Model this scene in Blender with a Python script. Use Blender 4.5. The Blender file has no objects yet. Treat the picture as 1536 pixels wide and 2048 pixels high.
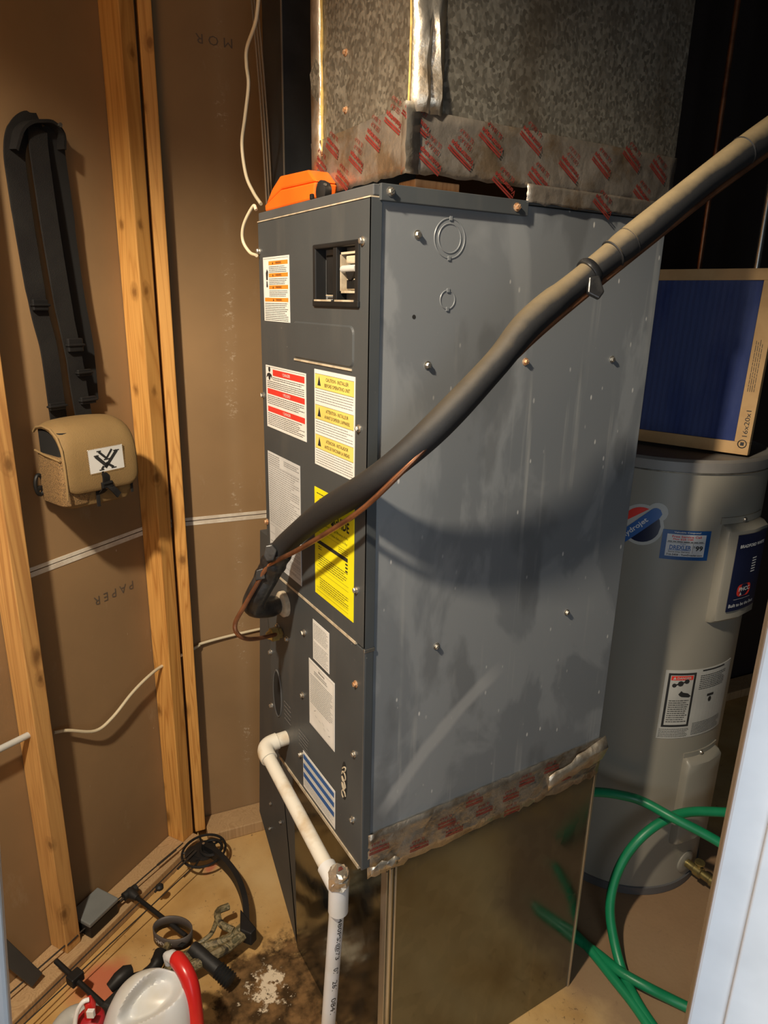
import bpy, bmesh, math, random
from mathutils import Vector, Matrix
random.seed(7)
V = Vector
scene = bpy.context.scene
col = scene.collection

# ---------------------------------------------------------------- camera
FPX = 1377.35
PITCH, YAW, ROLL = 0.29483, 0.54686, 0.02237
CAM = V((-0.48617, -0.84713, 1.59974))
def _axes():
    f0 = V((math.sin(YAW), math.cos(YAW), 0)); r0 = V((math.cos(YAW), -math.sin(YAW), 0)); z = V((0, 0, 1))
    f = f0 * math.cos(PITCH) - z * math.sin(PITCH); u = f0 * math.sin(PITCH) + z * math.cos(PITCH)
    return r0 * math.cos(ROLL) + u * math.sin(ROLL), u * math.cos(ROLL) - r0 * math.sin(ROLL), f
CR, CU, CF = _axes()
cd = bpy.data.cameras.new('camera'); cd.sensor_fit = 'VERTICAL'; cd.sensor_height = 36; cd.lens = FPX * 36 / 2048
cd.clip_start = 0.02
cam = bpy.data.objects.new('camera', cd); col.objects.link(cam)
cam.matrix_world = Matrix(((CR.x, CU.x, -CF.x, CAM.x), (CR.y, CU.y, -CF.y, CAM.y), (CR.z, CU.z, -CF.z, CAM.z), (0, 0, 0, 1)))
scene.camera = cam

# ---------------------------------------------------------------- world, lamps, exposure
scene.view_settings.view_transform = 'Standard'; scene.view_settings.look = 'None'
scene.view_settings.gamma = 1; scene.view_settings.use_curve_mapping = False
scene.view_settings.exposure = 0.0
w = bpy.data.worlds.new('world'); scene.world = w; w.use_nodes = True
w.node_tree.nodes['Background'].inputs[0].default_value = (0.75, 0.85, 1.0, 1)
w.node_tree.nodes['Background'].inputs[1].default_value = 0.012
LAMP = V((-0.95, -0.465, 2.45))
def look(o, target):
    d = (V(target) - o.location); o.rotation_euler = d.to_track_quat('-Z', 'Y').to_euler()
ld = bpy.data.lights.new('recessed_ceiling_lamp', 'SPOT'); ld.energy = 200; ld.color = (1, 0.865, 0.675); ld.shadow_soft_size = 0.045
ld.spot_size = math.radians(149); ld.spot_blend = 0.34
lo = bpy.data.objects.new('recessed_ceiling_lamp', ld); col.objects.link(lo); lo.location = LAMP; look(lo, LAMP + V((0.001, 0, -1)))
# daylight from the hall behind the camera
ad = bpy.data.lights.new('hall_daylight', 'AREA'); ad.energy = 12; ad.color = (0.80, 0.90, 1.0); ad.shape = 'RECTANGLE'; ad.size = 0.9; ad.size_y = 1.5
ao = bpy.data.objects.new('hall_daylight', ad); col.objects.link(ao); ao.location = (-0.72, -1.50, 1.15); look(ao, (-0.25, -0.5, 1.0))

# ---------------------------------------------------------------- geometry helpers
def ray(px, py): return CF + CR * ((px - 768) / FPX) + CU * ((1024 - py) / FPX)
def on_plane(px, py, p, n):
    d = ray(px, py); n = V(n); return CAM + d * ((V(p) - CAM).dot(n) / d.dot(n))
def at_z(px, py, z): return on_plane(px, py, (0, 0, z), (0, 0, 1))
def at_d(px, py, depth): return CAM + ray(px, py) * depth
def fx(px, py, x=0.0): return on_plane(px, py, (x, 0, 0), (1, 0, 0))
def sy(px, py, y=0.0): return on_plane(px, py, (0, y, 0), (0, 1, 0))

class Frame:                       # a flat surface: u to the right, v up, h out of it
    def __init__(s, o, u, v): s.o = V(o); s.u = V(u).normalized(); s.v = V(v).normalized(); s.n = s.u.cross(s.v)
    def __call__(s, u, v, h=0): return s.o + s.u * u + s.v * v + s.n * h
    def uv(s, p): d = V(p) - s.o; return d.dot(s.u), d.dot(s.v)
class Cyl:                         # the skin of an upright cylinder, u measured along it
    def __init__(s, c, r, a0, z0=0): s.c = V(c); s.r = r; s.a0 = math.radians(a0); s.z0 = z0
    def __call__(s, u, v, h=0):
        a = s.a0 + u / s.r; return V((s.c.x + (s.r + h) * math.cos(a), s.c.y + (s.r + h) * math.sin(a), s.z0 + v))

ROOT = {}
def prep(o, parent):
    if parent is not None:
        o.parent = parent
        o.matrix_parent_inverse = Matrix.Translation(-ROOT.get(parent.name, V((0, 0, 0))))
def tag(o, label=None, cat=None, group=None, kind=None):
    if label: o['label'] = label
    if cat: o['category'] = cat
    if group: o['group'] = group
    if kind: o['kind'] = kind
    return o
def empty(name, loc, label, cat, group=None):
    o = bpy.data.objects.new(name, None); o.empty_display_size = 0.05; col.objects.link(o); o.location = V(loc)
    ROOT[o.name] = V(loc); return tag(o, label, cat, group)

class MB:
    def __init__(s): s.bm = bmesh.new()
    def _merge(s, b):
        me = bpy.data.meshes.new('tmp'); b.to_mesh(me); b.free(); s.bm.from_mesh(me); bpy.data.meshes.remove(me); return s
    def hexa(s, P8, bev=0, seg=2):
        b = bmesh.new(); vs = [b.verts.new(p) for p in P8]
        for f in ((0, 3, 2, 1), (4, 5, 6, 7), (0, 1, 5, 4), (1, 2, 6, 5), (2, 3, 7, 6), (3, 0, 4, 7)): b.faces.new([vs[i] for i in f])
        bmesh.ops.recalc_face_normals(b, faces=b.faces[:])
        if bev: bmesh.ops.bevel(b, geom=b.edges[:], offset=bev, segments=seg, affect='EDGES', profile=.5)
        return s._merge(b)
    def box(s, a, b, bev=0, seg=2):
        (x0, y0, z0), (x1, y1, z1) = a, b
        return s.hexa([(x0, y0, z0), (x1, y0, z0), (x1, y1, z0), (x0, y1, z0), (x0, y0, z1), (x1, y0, z1), (x1, y1, z1), (x0, y1, z1)], bev, seg)
    def fbox(s, F, u0, u1, v0, v1, h0, h1, bev=0, seg=2):
        return s.hexa([F(u0, v0, h0), F(u1, v0, h0), F(u1, v1, h0), F(u0, v1, h0), F(u0, v0, h1), F(u1, v0, h1), F(u1, v1, h1), F(u0, v1, h1)], bev, seg)
    def prism(s, F, pts, h0, h1, bev=0):
        b = bmesh.new(); lo = [b.verts.new(F(u, v, h0)) for u, v in pts]; hi = [b.verts.new(F(u, v, h1)) for u, v in pts]; n = len(pts)
        b.faces.new(hi); b.faces.new(lo[::-1])
        for i in range(n): b.faces.new((lo[i], lo[(i + 1) % n], hi[(i + 1) % n], hi[i]))
        bmesh.ops.recalc_face_normals(b, faces=b.faces[:])
        if bev: bmesh.ops.bevel(b, geom=b.edges[:], offset=bev, segments=2, affect='EDGES', profile=.5)
        return s._merge(b)
    def poly(s, pts):
        s.bm.faces.new([s.bm.verts.new(p) for p in pts]); return s
    def rect(s, F, u0, v0, u1, v1, h=0.0008, n=1):
        for i in range(n):
            a = u0 + (u1 - u0) * i / n; b = u0 + (u1 - u0) * (i + 1) / n
            s.poly([F(a, v0, h), F(b, v0, h), F(b, v1, h), F(a, v1, h)])
        return s
    def stroke(s, F, p, q, t, h=0.001):
        d = V((q[0] - p[0], q[1] - p[1])); d.normalize(); n = V((-d.y, d.x)) * t / 2
        s.poly([F(p[0] - n.x, p[1] - n.y, h), F(q[0] - n.x, q[1] - n.y, h), F(q[0] + n.x, q[1] + n.y, h), F(p[0] + n.x, p[1] + n.y, h)]); return s
    def tube(s, pts, r, n=12, cap=True):
        pts = [V(p) for p in pts]; rs = r if isinstance(r, (list, tuple)) else [r] * len(pts)
        up = None; rings = []
        for i, p in enumerate(pts):
            t = (pts[min(i + 1, len(pts) - 1)] - pts[max(i - 1, 0)])
            t = t.normalized() if t.length > 1e-9 else V((0, 0, 1))
            if up is None:
                up = t.orthogonal().normalized()
            up = (up - t * up.dot(t)).normalized(); b = t.cross(up)
            rings.append([s.bm.verts.new(p + (up * math.cos(2 * math.pi * k / n) + b * math.sin(2 * math.pi * k / n)) * rs[i]) for k in range(n)])
        for a, c in zip(rings, rings[1:]):
            for k in range(n): s.bm.faces.new((a[k], a[(k + 1) % n], c[(k + 1) % n], c[k]))
        if cap:
            s.bm.faces.new(rings[0][::-1]); s.bm.faces.new(rings[-1])
        return s
    def lathe(s, o, axis, prof, n=24):   # prof = [(r, h)]
        axis = V(axis).normalized(); a = axis.orthogonal().normalized(); b = axis.cross(a); o = V(o); rings = []
        for r, h in prof:
            rings.append([s.bm.verts.new(o + axis * h + (a * math.cos(2 * math.pi * k / n) + b * math.sin(2 * math.pi * k / n)) * max(r, 1e-5)) for k in range(n)])
        for p, q in zip(rings, rings[1:]):
            for k in range(n): s.bm.faces.new((p[k], p[(k + 1) % n], q[(k + 1) % n], q[k]))
        s.bm.faces.new(rings[0][::-1]); s.bm.faces.new(rings[-1]); return s
    def grid(s, g, thick=0, closed=False):   # rows of points
        rows = [[s.bm.verts.new(p) for p in r] for r in g]
        m = len(rows[0])
        for a, b in zip(rows, rows[1:]):
            for k in range(m if closed else m - 1): s.bm.faces.new((a[k], a[(k + 1) % m], b[(k + 1) % m], b[k]))
        return s
    def loft(s, rings):
        rows = [[s.bm.verts.new(p) for p in r] for r in rings]; m = len(rows[0])
        for a, b in zip(rows, rows[1:]):
            for k in range(m): s.bm.faces.new((a[k], a[(k + 1) % m], b[(k + 1) % m], b[k]))
        s.bm.faces.new(rows[0][::-1]); s.bm.faces.new(rows[-1]); return s
    def mesh(s, name, mat, smooth=False):
        bmesh.ops.recalc_face_normals(s.bm, faces=s.bm.faces[:]) if smooth else None
        me = bpy.data.meshes.new(name); s.bm.to_mesh(me); s.bm.free()
        if mat: me.materials.append(mat)
        if smooth:
            for p in me.polygons: p.use_smooth = True
            try: me.set_sharp_from_angle(angle=math.radians(42))
            except Exception: pass
        return me
    def build(s, name, mat, parent=None, smooth=False, label=None, solid=0, sub=0):
        me = s.mesh(name, mat, smooth); o = bpy.data.objects.new(name, me); col.objects.link(o); prep(o, parent)
        if label: o['label'] = label
        if solid:
            m = o.modifiers.new('solid', 'SOLIDIFY'); m.thickness = solid; m.offset = 0
        if sub:
            m = o.modifiers.new('sub', 'SUBSURF'); m.levels = sub; m.render_levels = sub
        return o
def inst(me, name, mw, parent, label=None):
    o = bpy.data.objects.new(name, me); col.objects.link(o); prep(o, parent); o.matrix_basis = mw
    if label: o['label'] = label
    return o
def spline(pts, n=8):
    pts = [V(p) for p in pts]; P = [pts[0] * 2 - pts[1]] + pts + [pts[-1] * 2 - pts[-2]]; out = []
    for i in range(1, len(P) - 2):
        p0, p1, p2, p3 = P[i - 1:i + 3]
        for k in range(n):
            t = k / n
            out.append(0.5 * ((2 * p1) + (p2 - p0) * t + (2 * p0 - 5 * p1 + 4 * p2 - p3) * t * t + (3 * p1 - p0 - 3 * p2 + p3) * t ** 3))
    out.append(pts[-1]); return out
_tc = {}
def text2d(st, bold=0.0):
    key = (st, bold)
    if key not in _tc:
        c = bpy.data.curves.new('t', 'FONT'); c.body = st; c.size = 1; c.resolution_u = 2; c.offset = bold; c.align_x = 'LEFT'
        o = bpy.data.objects.new('t', c); col.objects.link(o)
        dg = bpy.context.evaluated_depsgraph_get(); me = bpy.data.meshes.new_from_object(o.evaluated_get(dg))
        vs = [tuple(v.co[:2]) for v in me.vertices]; fs = [tuple(p.vertices) for p in me.polygons]
        bpy.data.objects.remove(o); bpy.data.curves.remove(c); bpy.data.meshes.remove(me)
        _tc[key] = (vs, fs)
    return _tc[key]
def add_text(mb, st, F, u, v, width=None, height=None, rot=0, h=0.001, bold=0.0, center=True, shear=0):
    vs, fs = text2d(st, bold)
    x0 = min(p[0] for p in vs); x1 = max(p[0] for p in vs); y0 = min(p[1] for p in vs); y1 = max(p[1] for p in vs)
    kx = width / (x1 - x0) if width else height / (y1 - y0); ky = height / (y1 - y0) if height else kx
    c, s = math.cos(rot), math.sin(rot); out = []
    for x, y in vs:
        a = (x - (x0 + x1) / 2) * kx if center else (x - x0) * kx; b = (y - (y0 + y1) / 2) * ky
        a += b * shear
        out.append(mb.bm.verts.new(F(u + a * c - b * s, v + a * s + b * c, h)))
    for f in fs:
        try: mb.bm.faces.new([out[i] for i in f])
        except Exception: pass
    return mb
def lines(mb, F, u0, u1, vtop, vbot, step, t=0.35, h=0.0009, word=0.012, n=1, ragged=.15):
    v = vtop
    while v > vbot:
        end = u1 - random.random() * (u1 - u0) * ragged if random.random() < .5 else u1; u = u0
        while u < end:
            e = min(u + word * random.uniform(.35, 1.3), end); mb.rect(F, u, v - step * t, e, v, h); u = e + word * .16
        v -= step
    return mb

# ---------------------------------------------------------------- materials
def nt(name):
    m = bpy.data.materials.new(name); m.use_nodes = True; t = m.node_tree; return m, t, t.nodes['Principled BSDF']
def node(t, typ, **kw):
    n = t.nodes.new(typ)
    for k, v in kw.items():
        if k in n.inputs: n.inputs[k].default_value = v
        else: setattr(n, k, v)
    return n
def coords(t, scale=(1, 1, 1), rot=(0, 0, 0), loc=(0, 0, 0)):
    c = t.nodes.new('ShaderNodeTexCoord'); m = t.nodes.new('ShaderNodeMapping'); m.inputs['Scale'].default_value = scale
    m.inputs['Rotation'].default_value = rot; m.inputs['Location'].default_value = loc
    t.links.new(c.outputs['Object'], m.inputs['Vector']); return m.outputs[0]
def ramp(t, fac, stops):
    r = t.nodes.new('ShaderNodeValToRGB'); e = r.color_ramp.elements
    while len(e) > 1: e.remove(e[-1])
    e[0].position = stops[0][0]; e[0].color = (*stops[0][1], 1) if len(stops[0][1]) == 3 else stops[0][1]
    for p, c in stops[1:]:
        x = e.new(p); x.color = (*c, 1) if len(c) == 3 else c
    t.links.new(fac, r.inputs[0]); return r.outputs[0]
def mix(t, fac, a, b, blend='MIX'):
    m = t.nodes.new('ShaderNodeMix'); m.data_type = 'RGBA'; m.blend_type = blend
    for inp, v in ((m.inputs[0], fac), (m.inputs[6], a), (m.inputs[7], b)):
        if hasattr(v, 'links'): t.links.new(v, inp)
        elif isinstance(v, (int, float)): inp.default_value = v
        else: inp.default_value = (*v, 1)
    return m.outputs[2]
def math_(t, op, a, b=0.0, c=0.0, clamp=False):
    m = t.nodes.new('ShaderNodeMath'); m.operation = op; m.use_clamp = clamp
    for i, v in enumerate((a, b, c)):
        if hasattr(v, 'links'): t.links.new(v, m.inputs[i])
        else: m.inputs[i].default_value = v
    return m.outputs[0]
def noise(t, vec, scale, detail=4, rough=.55, dist=0):
    n = node(t, 'ShaderNodeTexNoise', Scale=scale, Detail=detail, Roughness=rough, Distortion=dist); t.links.new(vec, n.inputs['Vector']); return n.outputs['Fac']
def vor(t, vec, scale, feature='F1', out='Distance'):
    n = t.nodes.new('ShaderNodeTexVoronoi'); n.feature = feature; n.inputs['Scale'].default_value = scale; t.links.new(vec, n.inputs['Vector']); return n.outputs[out]
def bump(t, b, h, strength, dist=.002):
    n = t.nodes.new('ShaderNodeBump'); n.inputs['Strength'].default_value = strength; n.inputs['Distance'].default_value = dist
    t.links.new(h, n.inputs['Height']); t.links.new(n.outputs[0], b.inputs['Normal'])
def link(t, v, inp): t.links.new(v, inp)
W3 = lambda g: (g, g, g)
def M(name, c, rough=.5, metal=0.0, c2=None, scale=9, thr=(.42, .62), bmp=0, bscale=80, stretch=(1, 1, 1), spec=.5, coat=0):
    m, t, b = nt(name); b.inputs['Base Color'].default_value = (*c, 1); b.inputs['Roughness'].default_value = rough; b.inputs['Metallic'].default_value = metal
    b.inputs['Specular IOR Level'].default_value = spec; b.inputs['Coat Weight'].default_value = coat
    v = coords(t, stretch)
    c2 = c2 or tuple(x * .86 for x in c)
    f = ramp(t, noise(t, v, scale), [(thr[0], W3(0)), (thr[1], W3(1))]); link(t, mix(t, f, c, c2), b.inputs['Base Color'])
    if bmp: bump(t, b, noise(t, v, bscale, 3), bmp)
    return m
MAT = {}
def wood(name, light, dark, grain=42, tint=None, knots=()):
    m, t, b = nt(name); b.inputs['Roughness'].default_value = .62; b.inputs['Specular IOR Level'].default_value = .3
    v = coords(t, (1, 1, .055)); n1 = noise(t, v, 9, 3, .5, .6)
    wv = math_(t, 'FRACT', math_(t, 'MULTIPLY', n1, 30)); tri = math_(t, 'ABSOLUTE', math_(t, 'SUBTRACT', wv, .5))
    ring = ramp(t, tri, [(0.0, W3(1)), (.22, W3(.25)), (.5, W3(0))])
    fine = noise(t, coords(t, (1, 1, .02)), 260, 2)
    c = mix(t, math_(t, 'MULTIPLY', ring, .8), light, dark); c = mix(t, ramp(t, fine, [(.42, W3(.28)), (.62, W3(0))]), c, dark)
    kv = coords(t, (1, 1, .5), loc=(.3, .1, .07)); kn = node(t, 'ShaderNodeTexVoronoi', Scale=9.0); t.links.new(kv, kn.inputs['Vector'])
    k = ramp(t, kn.outputs['Distance'], [(0.05, W3(1)), (.10, W3(.45)), (.17, W3(0))]); c = mix(t, math_(t, 'MULTIPLY', k, .9), c, tuple(x * .35 for x in dark))
    big = ramp(t, noise(t, coords(t, (1, 1, .3)), 3.2), [(.4, W3(0)), (.62, W3(.5))]); c = mix(t, big, c, tint or tuple(x * .8 for x in light))
    mp = coords(t, (1, 1, .62))
    for kx, ky, kz, kr in knots:                              # the larger knots, one by one
        dn = node(t, 'ShaderNodeVectorMath', operation='DISTANCE'); t.links.new(mp, dn.inputs[0]); dn.inputs[1].default_value = (kx, ky, kz * .62)
        dd_ = math_(t, 'ADD', dn.outputs['Value'], math_(t, 'MULTIPLY', math_(t, 'SUBTRACT', noise(t, mp, 90, 3), .5), .012))
        c = mix(t, ramp(t, dd_, [(kr * .25, W3(.85)), (kr * .6, W3(.45)), (kr * .8, W3(.1)), (kr * .95, W3(.35)), (kr * 1.25, W3(0))]), c, tuple(x * .45 for x in dark))
    link(t, c, b.inputs['Base Color']); bump(t, b, fine, .25, .001); return m
_c = V((-.083, .980, 0)); _u = V((.838, .5457, 0)).normalized(); _n = V((.5457, -.838, 0)).normalized()
def _k(u_side, *l):                                           # knots seen on the front of a stud or on its left side
    out = []
    for px, py, r in l:
        p = on_plane(px, py, _c + _n * .060, _n)
        if (p - _c).dot(_u) < u_side: p = on_plane(px, py, _c + _u * u_side, _u)
        if (p - _c).dot(_u) > u_side + .05:
            ub = V((.9912, -.1323, 0)).normalized(); nb = ub.cross(V((0, 0, 1))); p = on_plane(px, py, _c + nb * .060, nb)
        out.append((*p, r * 1.15))
    return out
MAT['stud'] = wood('stud_pine', (.72, .38, .105), (.42, .17, .035), knots=_k(-.066, (264, 105, .010), (243, 450, .008), (281, 450, .008), (269, 584, .011), (293, 582, .010), (272, 779, .007), (309, 783, .008), (313, 955, .013), (333, 985, .006), (304, 1329, .013), (318, 1421, .011), (325, 1572, .011), (320, 1653, .013), (288, 214, .008), (300, 84, .010), (365, 1120, .012)))
MAT['stud2'] = wood('stud_fir', (.62, .35, .12), (.36, .17, .055), tint=(.54, .29, .095), knots=_k(-.482, (16, 928, .013), (74, 1313, .012), (81, 1357, .010), (100, 1690, .010), (128, 1830, .014)))
MAT['plate'] = wood('sole_plate_wood', (.50, .33, .17), (.32, .19, .09))
MAT['scrap'] = wood('scrap_wood', (.60, .32, .14), (.40, .18, .07))

def drywall(name, scuff=None):
    m, t, b = nt(name); b.inputs['Roughness'].default_value = .82; b.inputs['Specular IOR Level'].default_value = .2
    v = coords(t); c = mix(t, ramp(t, noise(t, v, 3.2, 5), [(.35, W3(0)), (.7, W3(1))]), (.305, .190, .092), (.25, .157, .078))
    sm = ramp(t, noise(t, coords(t, (1, 1, .35)), 17, 6, .7), [(.62, W3(0)), (.72, W3(.45))]); c = mix(t, sm, c, (.34, .245, .145))
    pv = coords(t, (1, 1, .45)); sp = ramp(t, vor(t, pv, 52), [(.055, W3(1)), (.10, W3(0))])
    sp = math_(t, 'MULTIPLY', sp, ramp(t, noise(t, coords(t, (4.5, 4.5, .6)), 1.7, 2), [(.60, W3(0)), (.68, W3(.8))])); c = mix(t, sp, c, (.72, .64, .52))
    dk = ramp(t, vor(t, v, 23), [(.02, W3(.6)), (.05, W3(0))]); c = mix(t, math_(t, 'MULTIPLY', dk, ramp(t, noise(t, v, 6), [(.5, W3(0)), (.6, W3(1))])), c, (.16, .10, .06))
    if scuff:                                                 # pale scratches where something rubbed down the sheet
        P0, U0 = scuff; sx = node(t, 'ShaderNodeVectorMath', operation='SUBTRACT'); tcx = t.nodes.new('ShaderNodeTexCoord'); t.links.new(tcx.outputs['Object'], sx.inputs[0]); sx.inputs[1].default_value = P0
        dt = node(t, 'ShaderNodeVectorMath', operation='DOT_PRODUCT'); t.links.new(sx.outputs[0], dt.inputs[0]); dt.inputs[1].default_value = U0
        du = math_(t, 'ABSOLUTE', math_(t, 'ADD', dt.outputs['Value'], math_(t, 'MULTIPLY', math_(t, 'SUBTRACT', noise(t, v, 5), .5), .03)))
        msk = math_(t, 'MULTIPLY', ramp(t, du, [(.005, W3(1)), (.018, W3(0))]), ramp(t, noise(t, coords(t, (.6, .6, 1)), 120, 4, .7), [(.56, W3(0)), (.66, W3(.75))]))
        msk = math_(t, 'MULTIPLY', msk, ramp(t, noise(t, coords(t, (1, 1, 1), loc=(0, 0, 3)), 6.5, 2), [(.44, W3(0)), (.56, W3(1))]))
        c = mix(t, msk, c, (.55, .45, .33)); c = mix(t, ramp(t, du, [(.004, W3(.12)), (.03, W3(0))]), c, (.42, .31, .19))
    link(t, c, b.inputs['Base Color']); bump(t, b, noise(t, v, 260, 2), .12, .001); return m
MAT['drywall'] = drywall('drywall_back_paper')
_nb = V((-.1323, -.9912, 0)); _p = on_plane(468, 850, (-.083, .980, 0), _nb); MAT['drywall_b'] = drywall('drywall_back_paper_scuffed', ((_p.x, _p.y, 0), (.9912, -.1323, 0)))
MAT['joint'] = M('joint_paper', (.72, .66, .55), .8, c2=(.58, .50, .40), scale=30)
MAT['ink'] = M('faded_ink', (.115, .085, .06), .8)

def floor_mat():
    m, t, b = nt('stained_floor'); b.inputs['Roughness'].default_value = .6
    v = coords(t)
    c = mix(t, ramp(t, noise(t, v, 5.5, 6, .62, .3), [(.36, W3(0)), (.66, W3(1))]), (.56, .345, .125), (.40, .225, .070))
    c = mix(t, ramp(t, noise(t, v, 2.1, 4), [(.47, W3(0)), (.63, W3(.8))]), c, (.60, .42, .20))
    c = mix(t, math_(t, 'MULTIPLY', ramp(t, noise(t, coords(t, (1, 1, 1), loc=(3, 1, 0)), 75, 4, .65), [(.60, W3(0)), (.67, W3(.85))]), ramp(t, noise(t, v, 6, 3), [(.48, W3(0)), (.58, W3(1))])), c, (.10, .06, .03))
    # the wet patch in front of the return plenum, with peeled paint in it
    p = at_z(560, 1975, 0); g = node(t, 'ShaderNodeVectorMath', operation='DISTANCE'); tc = t.nodes.new('ShaderNodeTexCoord')
    t.links.new(tc.outputs['Object'], g.inputs[0]); g.inputs[1].default_value = (p.x, p.y - .03, 0)
    d = math_(t, 'ADD', g.outputs['Value'], math_(t, 'MULTIPLY', math_(t, 'SUBTRACT', noise(t, v, 14, 5, .65), .5), .30))
    wet = ramp(t, d, [(.145, W3(.95)), (.19, W3(0))]); c = mix(t, wet, c, mix(t, ramp(t, noise(t, v, 26, 4), [(.4, W3(0)), (.65, W3(1))]), (.025, .013, .006), (.20, .11, .045)))
    g2 = node(t, 'ShaderNodeVectorMath', operation='DISTANCE'); t.links.new(tc.outputs['Object'], g2.inputs[0]); q = at_z(535, 1975, 0); g2.inputs[1].default_value = (q.x, q.y, 0)
    d2 = math_(t, 'ADD', g2.outputs['Value'], math_(t, 'MULTIPLY', math_(t, 'SUBTRACT', noise(t, v, 26, 5, .7), .5), .22))
    pe = math_(t, 'MULTIPLY', ramp(t, d2, [(.035, W3(1)), (.05, W3(0))]), ramp(t, noise(t, v, 17, 5, .7), [(.45, W3(0)), (.49, W3(1))])); c = mix(t, pe, c, (.66, .55, .40))
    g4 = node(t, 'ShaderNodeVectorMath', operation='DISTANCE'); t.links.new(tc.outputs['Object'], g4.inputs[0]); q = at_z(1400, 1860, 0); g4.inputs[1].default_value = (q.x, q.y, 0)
    d4 = math_(t, 'ADD', g4.outputs['Value'], math_(t, 'MULTIPLY', math_(t, 'SUBTRACT', noise(t, v, 5, 5, .6), .5), .25)); c = mix(t, ramp(t, d4, [(.40, W3(.85)), (.50, W3(0))]), c, mix(t, noise(t, v, 9, 4), (.20, .125, .075), (.27, .165, .095)))   # browner floor by the heater
    for (px, py, r) in ((205, 1975, .085), (420, 1740, .03)):
        g3 = node(t, 'ShaderNodeVectorMath', operation='DISTANCE'); t.links.new(tc.outputs['Object'], g3.inputs[0]); q = at_z(px, py, 0); g3.inputs[1].default_value = (q.x, q.y, 0)
        d3 = math_(t, 'ADD', g3.outputs['Value'], math_(t, 'MULTIPLY', math_(t, 'SUBTRACT', noise(t, v, 12), .5), .10)); c = mix(t, ramp(t, d3, [(r * .45, W3(.75)), (r, W3(0))]), c, (.50, .10, .06))
    link(t, c, b.inputs['Base Color']); link(t, ramp(t, wet, [(0, W3(.68)), (1, W3(.36))]), b.inputs['Roughness'])
    bump(t, b, noise(t, v, 70, 4), .3, .002); return m
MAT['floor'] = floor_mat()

def cabinet_side():
    m, t, b = nt('dusty_cabinet_side'); v = coords(t)
    c = (.163, .173, .180)
    st = noise(t, coords(t, (1, 1, .55)), 5.0, 5, .55, .6); top = node(t, 'ShaderNodeSeparateXYZ'); tc = t.nodes.new('ShaderNodeTexCoord'); t.links.new(tc.outputs['Object'], top.inputs[0])
    c = mix(t, ramp(t, st, [(.50, W3(0)), (.55, W3(.7))]), c, (.235, .245, .248))                 # dust wiped in patches
    c = mix(t, ramp(t, noise(t, coords(t, (1, 1, .5), loc=(5, 0, 2)), 7, 5, .5), [(.57, W3(0)), (.63, W3(.55))]), c, (.098, .103, .106))
    run = noise(t, coords(t, (1, 1, .035)), 46, 3); c = mix(t, math_(t, 'MULTIPLY', ramp(t, run, [(.58, W3(0)), (.68, W3(.75))]), ramp(t, noise(t, v, 4), [(.45, W3(0)), (.6, W3(1))])), c, (.30, .30, .285))
    sk = ramp(t, vor(t, coords(t, (1, 1, .45)), 42), [(.055, W3(1)), (.10, W3(0))]); c = mix(t, math_(t, 'MULTIPLY', sk, ramp(t, noise(t, v, 9, 3), [(.44, W3(0)), (.54, W3(.85))])), c, (.58, .56, .52))
    # a long rubbed streak
    p, q = sy(760, 1640), sy(1010, 1330); dx, dz = q.x - p.x, q.z - p.z; L = math.hypot(dx, dz); nx, nz = -dz / L, dx / L
    X, Z = top.outputs[0], top.outputs[2]
    d = math_(t, 'ADD', math_(t, 'MULTIPLY', math_(t, 'SUBTRACT', X, p.x), nx), math_(t, 'MULTIPLY', math_(t, 'SUBTRACT', Z, p.z), nz))
    s_ = math_(t, 'DIVIDE', math_(t, 'ADD', math_(t, 'MULTIPLY', math_(t, 'SUBTRACT', X, p.x), dx), math_(t, 'MULTIPLY', math_(t, 'SUBTRACT', Z, p.z), dz)), L * L)
    d = math_(t, 'ADD', d, math_(t, 'MULTIPLY', math_(t, 'MULTIPLY', s_, math_(t, 'SUBTRACT', s_, 1)), .07))
    d = math_(t, 'ABSOLUTE', math_(t, 'ADD', d, math_(t, 'MULTIPLY', math_(t, 'SUBTRACT', noise(t, v, 20), .5), .012)))
    on = math_(t, 'MULTIPLY', ramp(t, d, [(.010, W3(.8)), (.018, W3(0))]), ramp(t, s_, [(0, W3(0)), (.12, W3(1)), (.85, W3(1)), (1, W3(0))])); c = mix(t, on, c, (.33, .33, .32))
    link(t, c, b.inputs['Base Color']); b.inputs['Roughness'].default_value = .48
    link(t, ramp(t, st, [(.45, W3(.42)), (.6, W3(.60))]), b.inputs['Roughness']); bump(t, b, noise(t, v, 330, 2), .12, .0006); return m
MAT['cab_side'] = cabinet_side()
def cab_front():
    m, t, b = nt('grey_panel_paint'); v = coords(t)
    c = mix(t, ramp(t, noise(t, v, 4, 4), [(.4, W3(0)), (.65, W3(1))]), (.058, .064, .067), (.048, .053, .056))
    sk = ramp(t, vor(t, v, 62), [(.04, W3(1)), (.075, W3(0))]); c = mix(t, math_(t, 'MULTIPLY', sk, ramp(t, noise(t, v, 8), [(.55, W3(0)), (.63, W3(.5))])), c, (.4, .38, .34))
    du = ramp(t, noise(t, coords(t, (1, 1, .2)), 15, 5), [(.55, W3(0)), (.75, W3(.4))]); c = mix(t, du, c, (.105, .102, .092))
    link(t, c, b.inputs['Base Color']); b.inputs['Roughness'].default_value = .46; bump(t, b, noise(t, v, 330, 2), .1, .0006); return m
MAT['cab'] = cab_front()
MAT['cab_edge'] = M('grey_paint_edge', (.085, .088, .09), .4)
MAT['dust'] = M('pale_dust', (.50, .42, .30), .9, c2=(.34, .27, .18), scale=40)
MAT['dark'] = M('dark_void', (.008, .007, .006), .9)
MAT['black'] = M('black_plastic', (.010, .010, .010), .5, c2=(.016, .015, .015), spec=.3)
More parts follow.
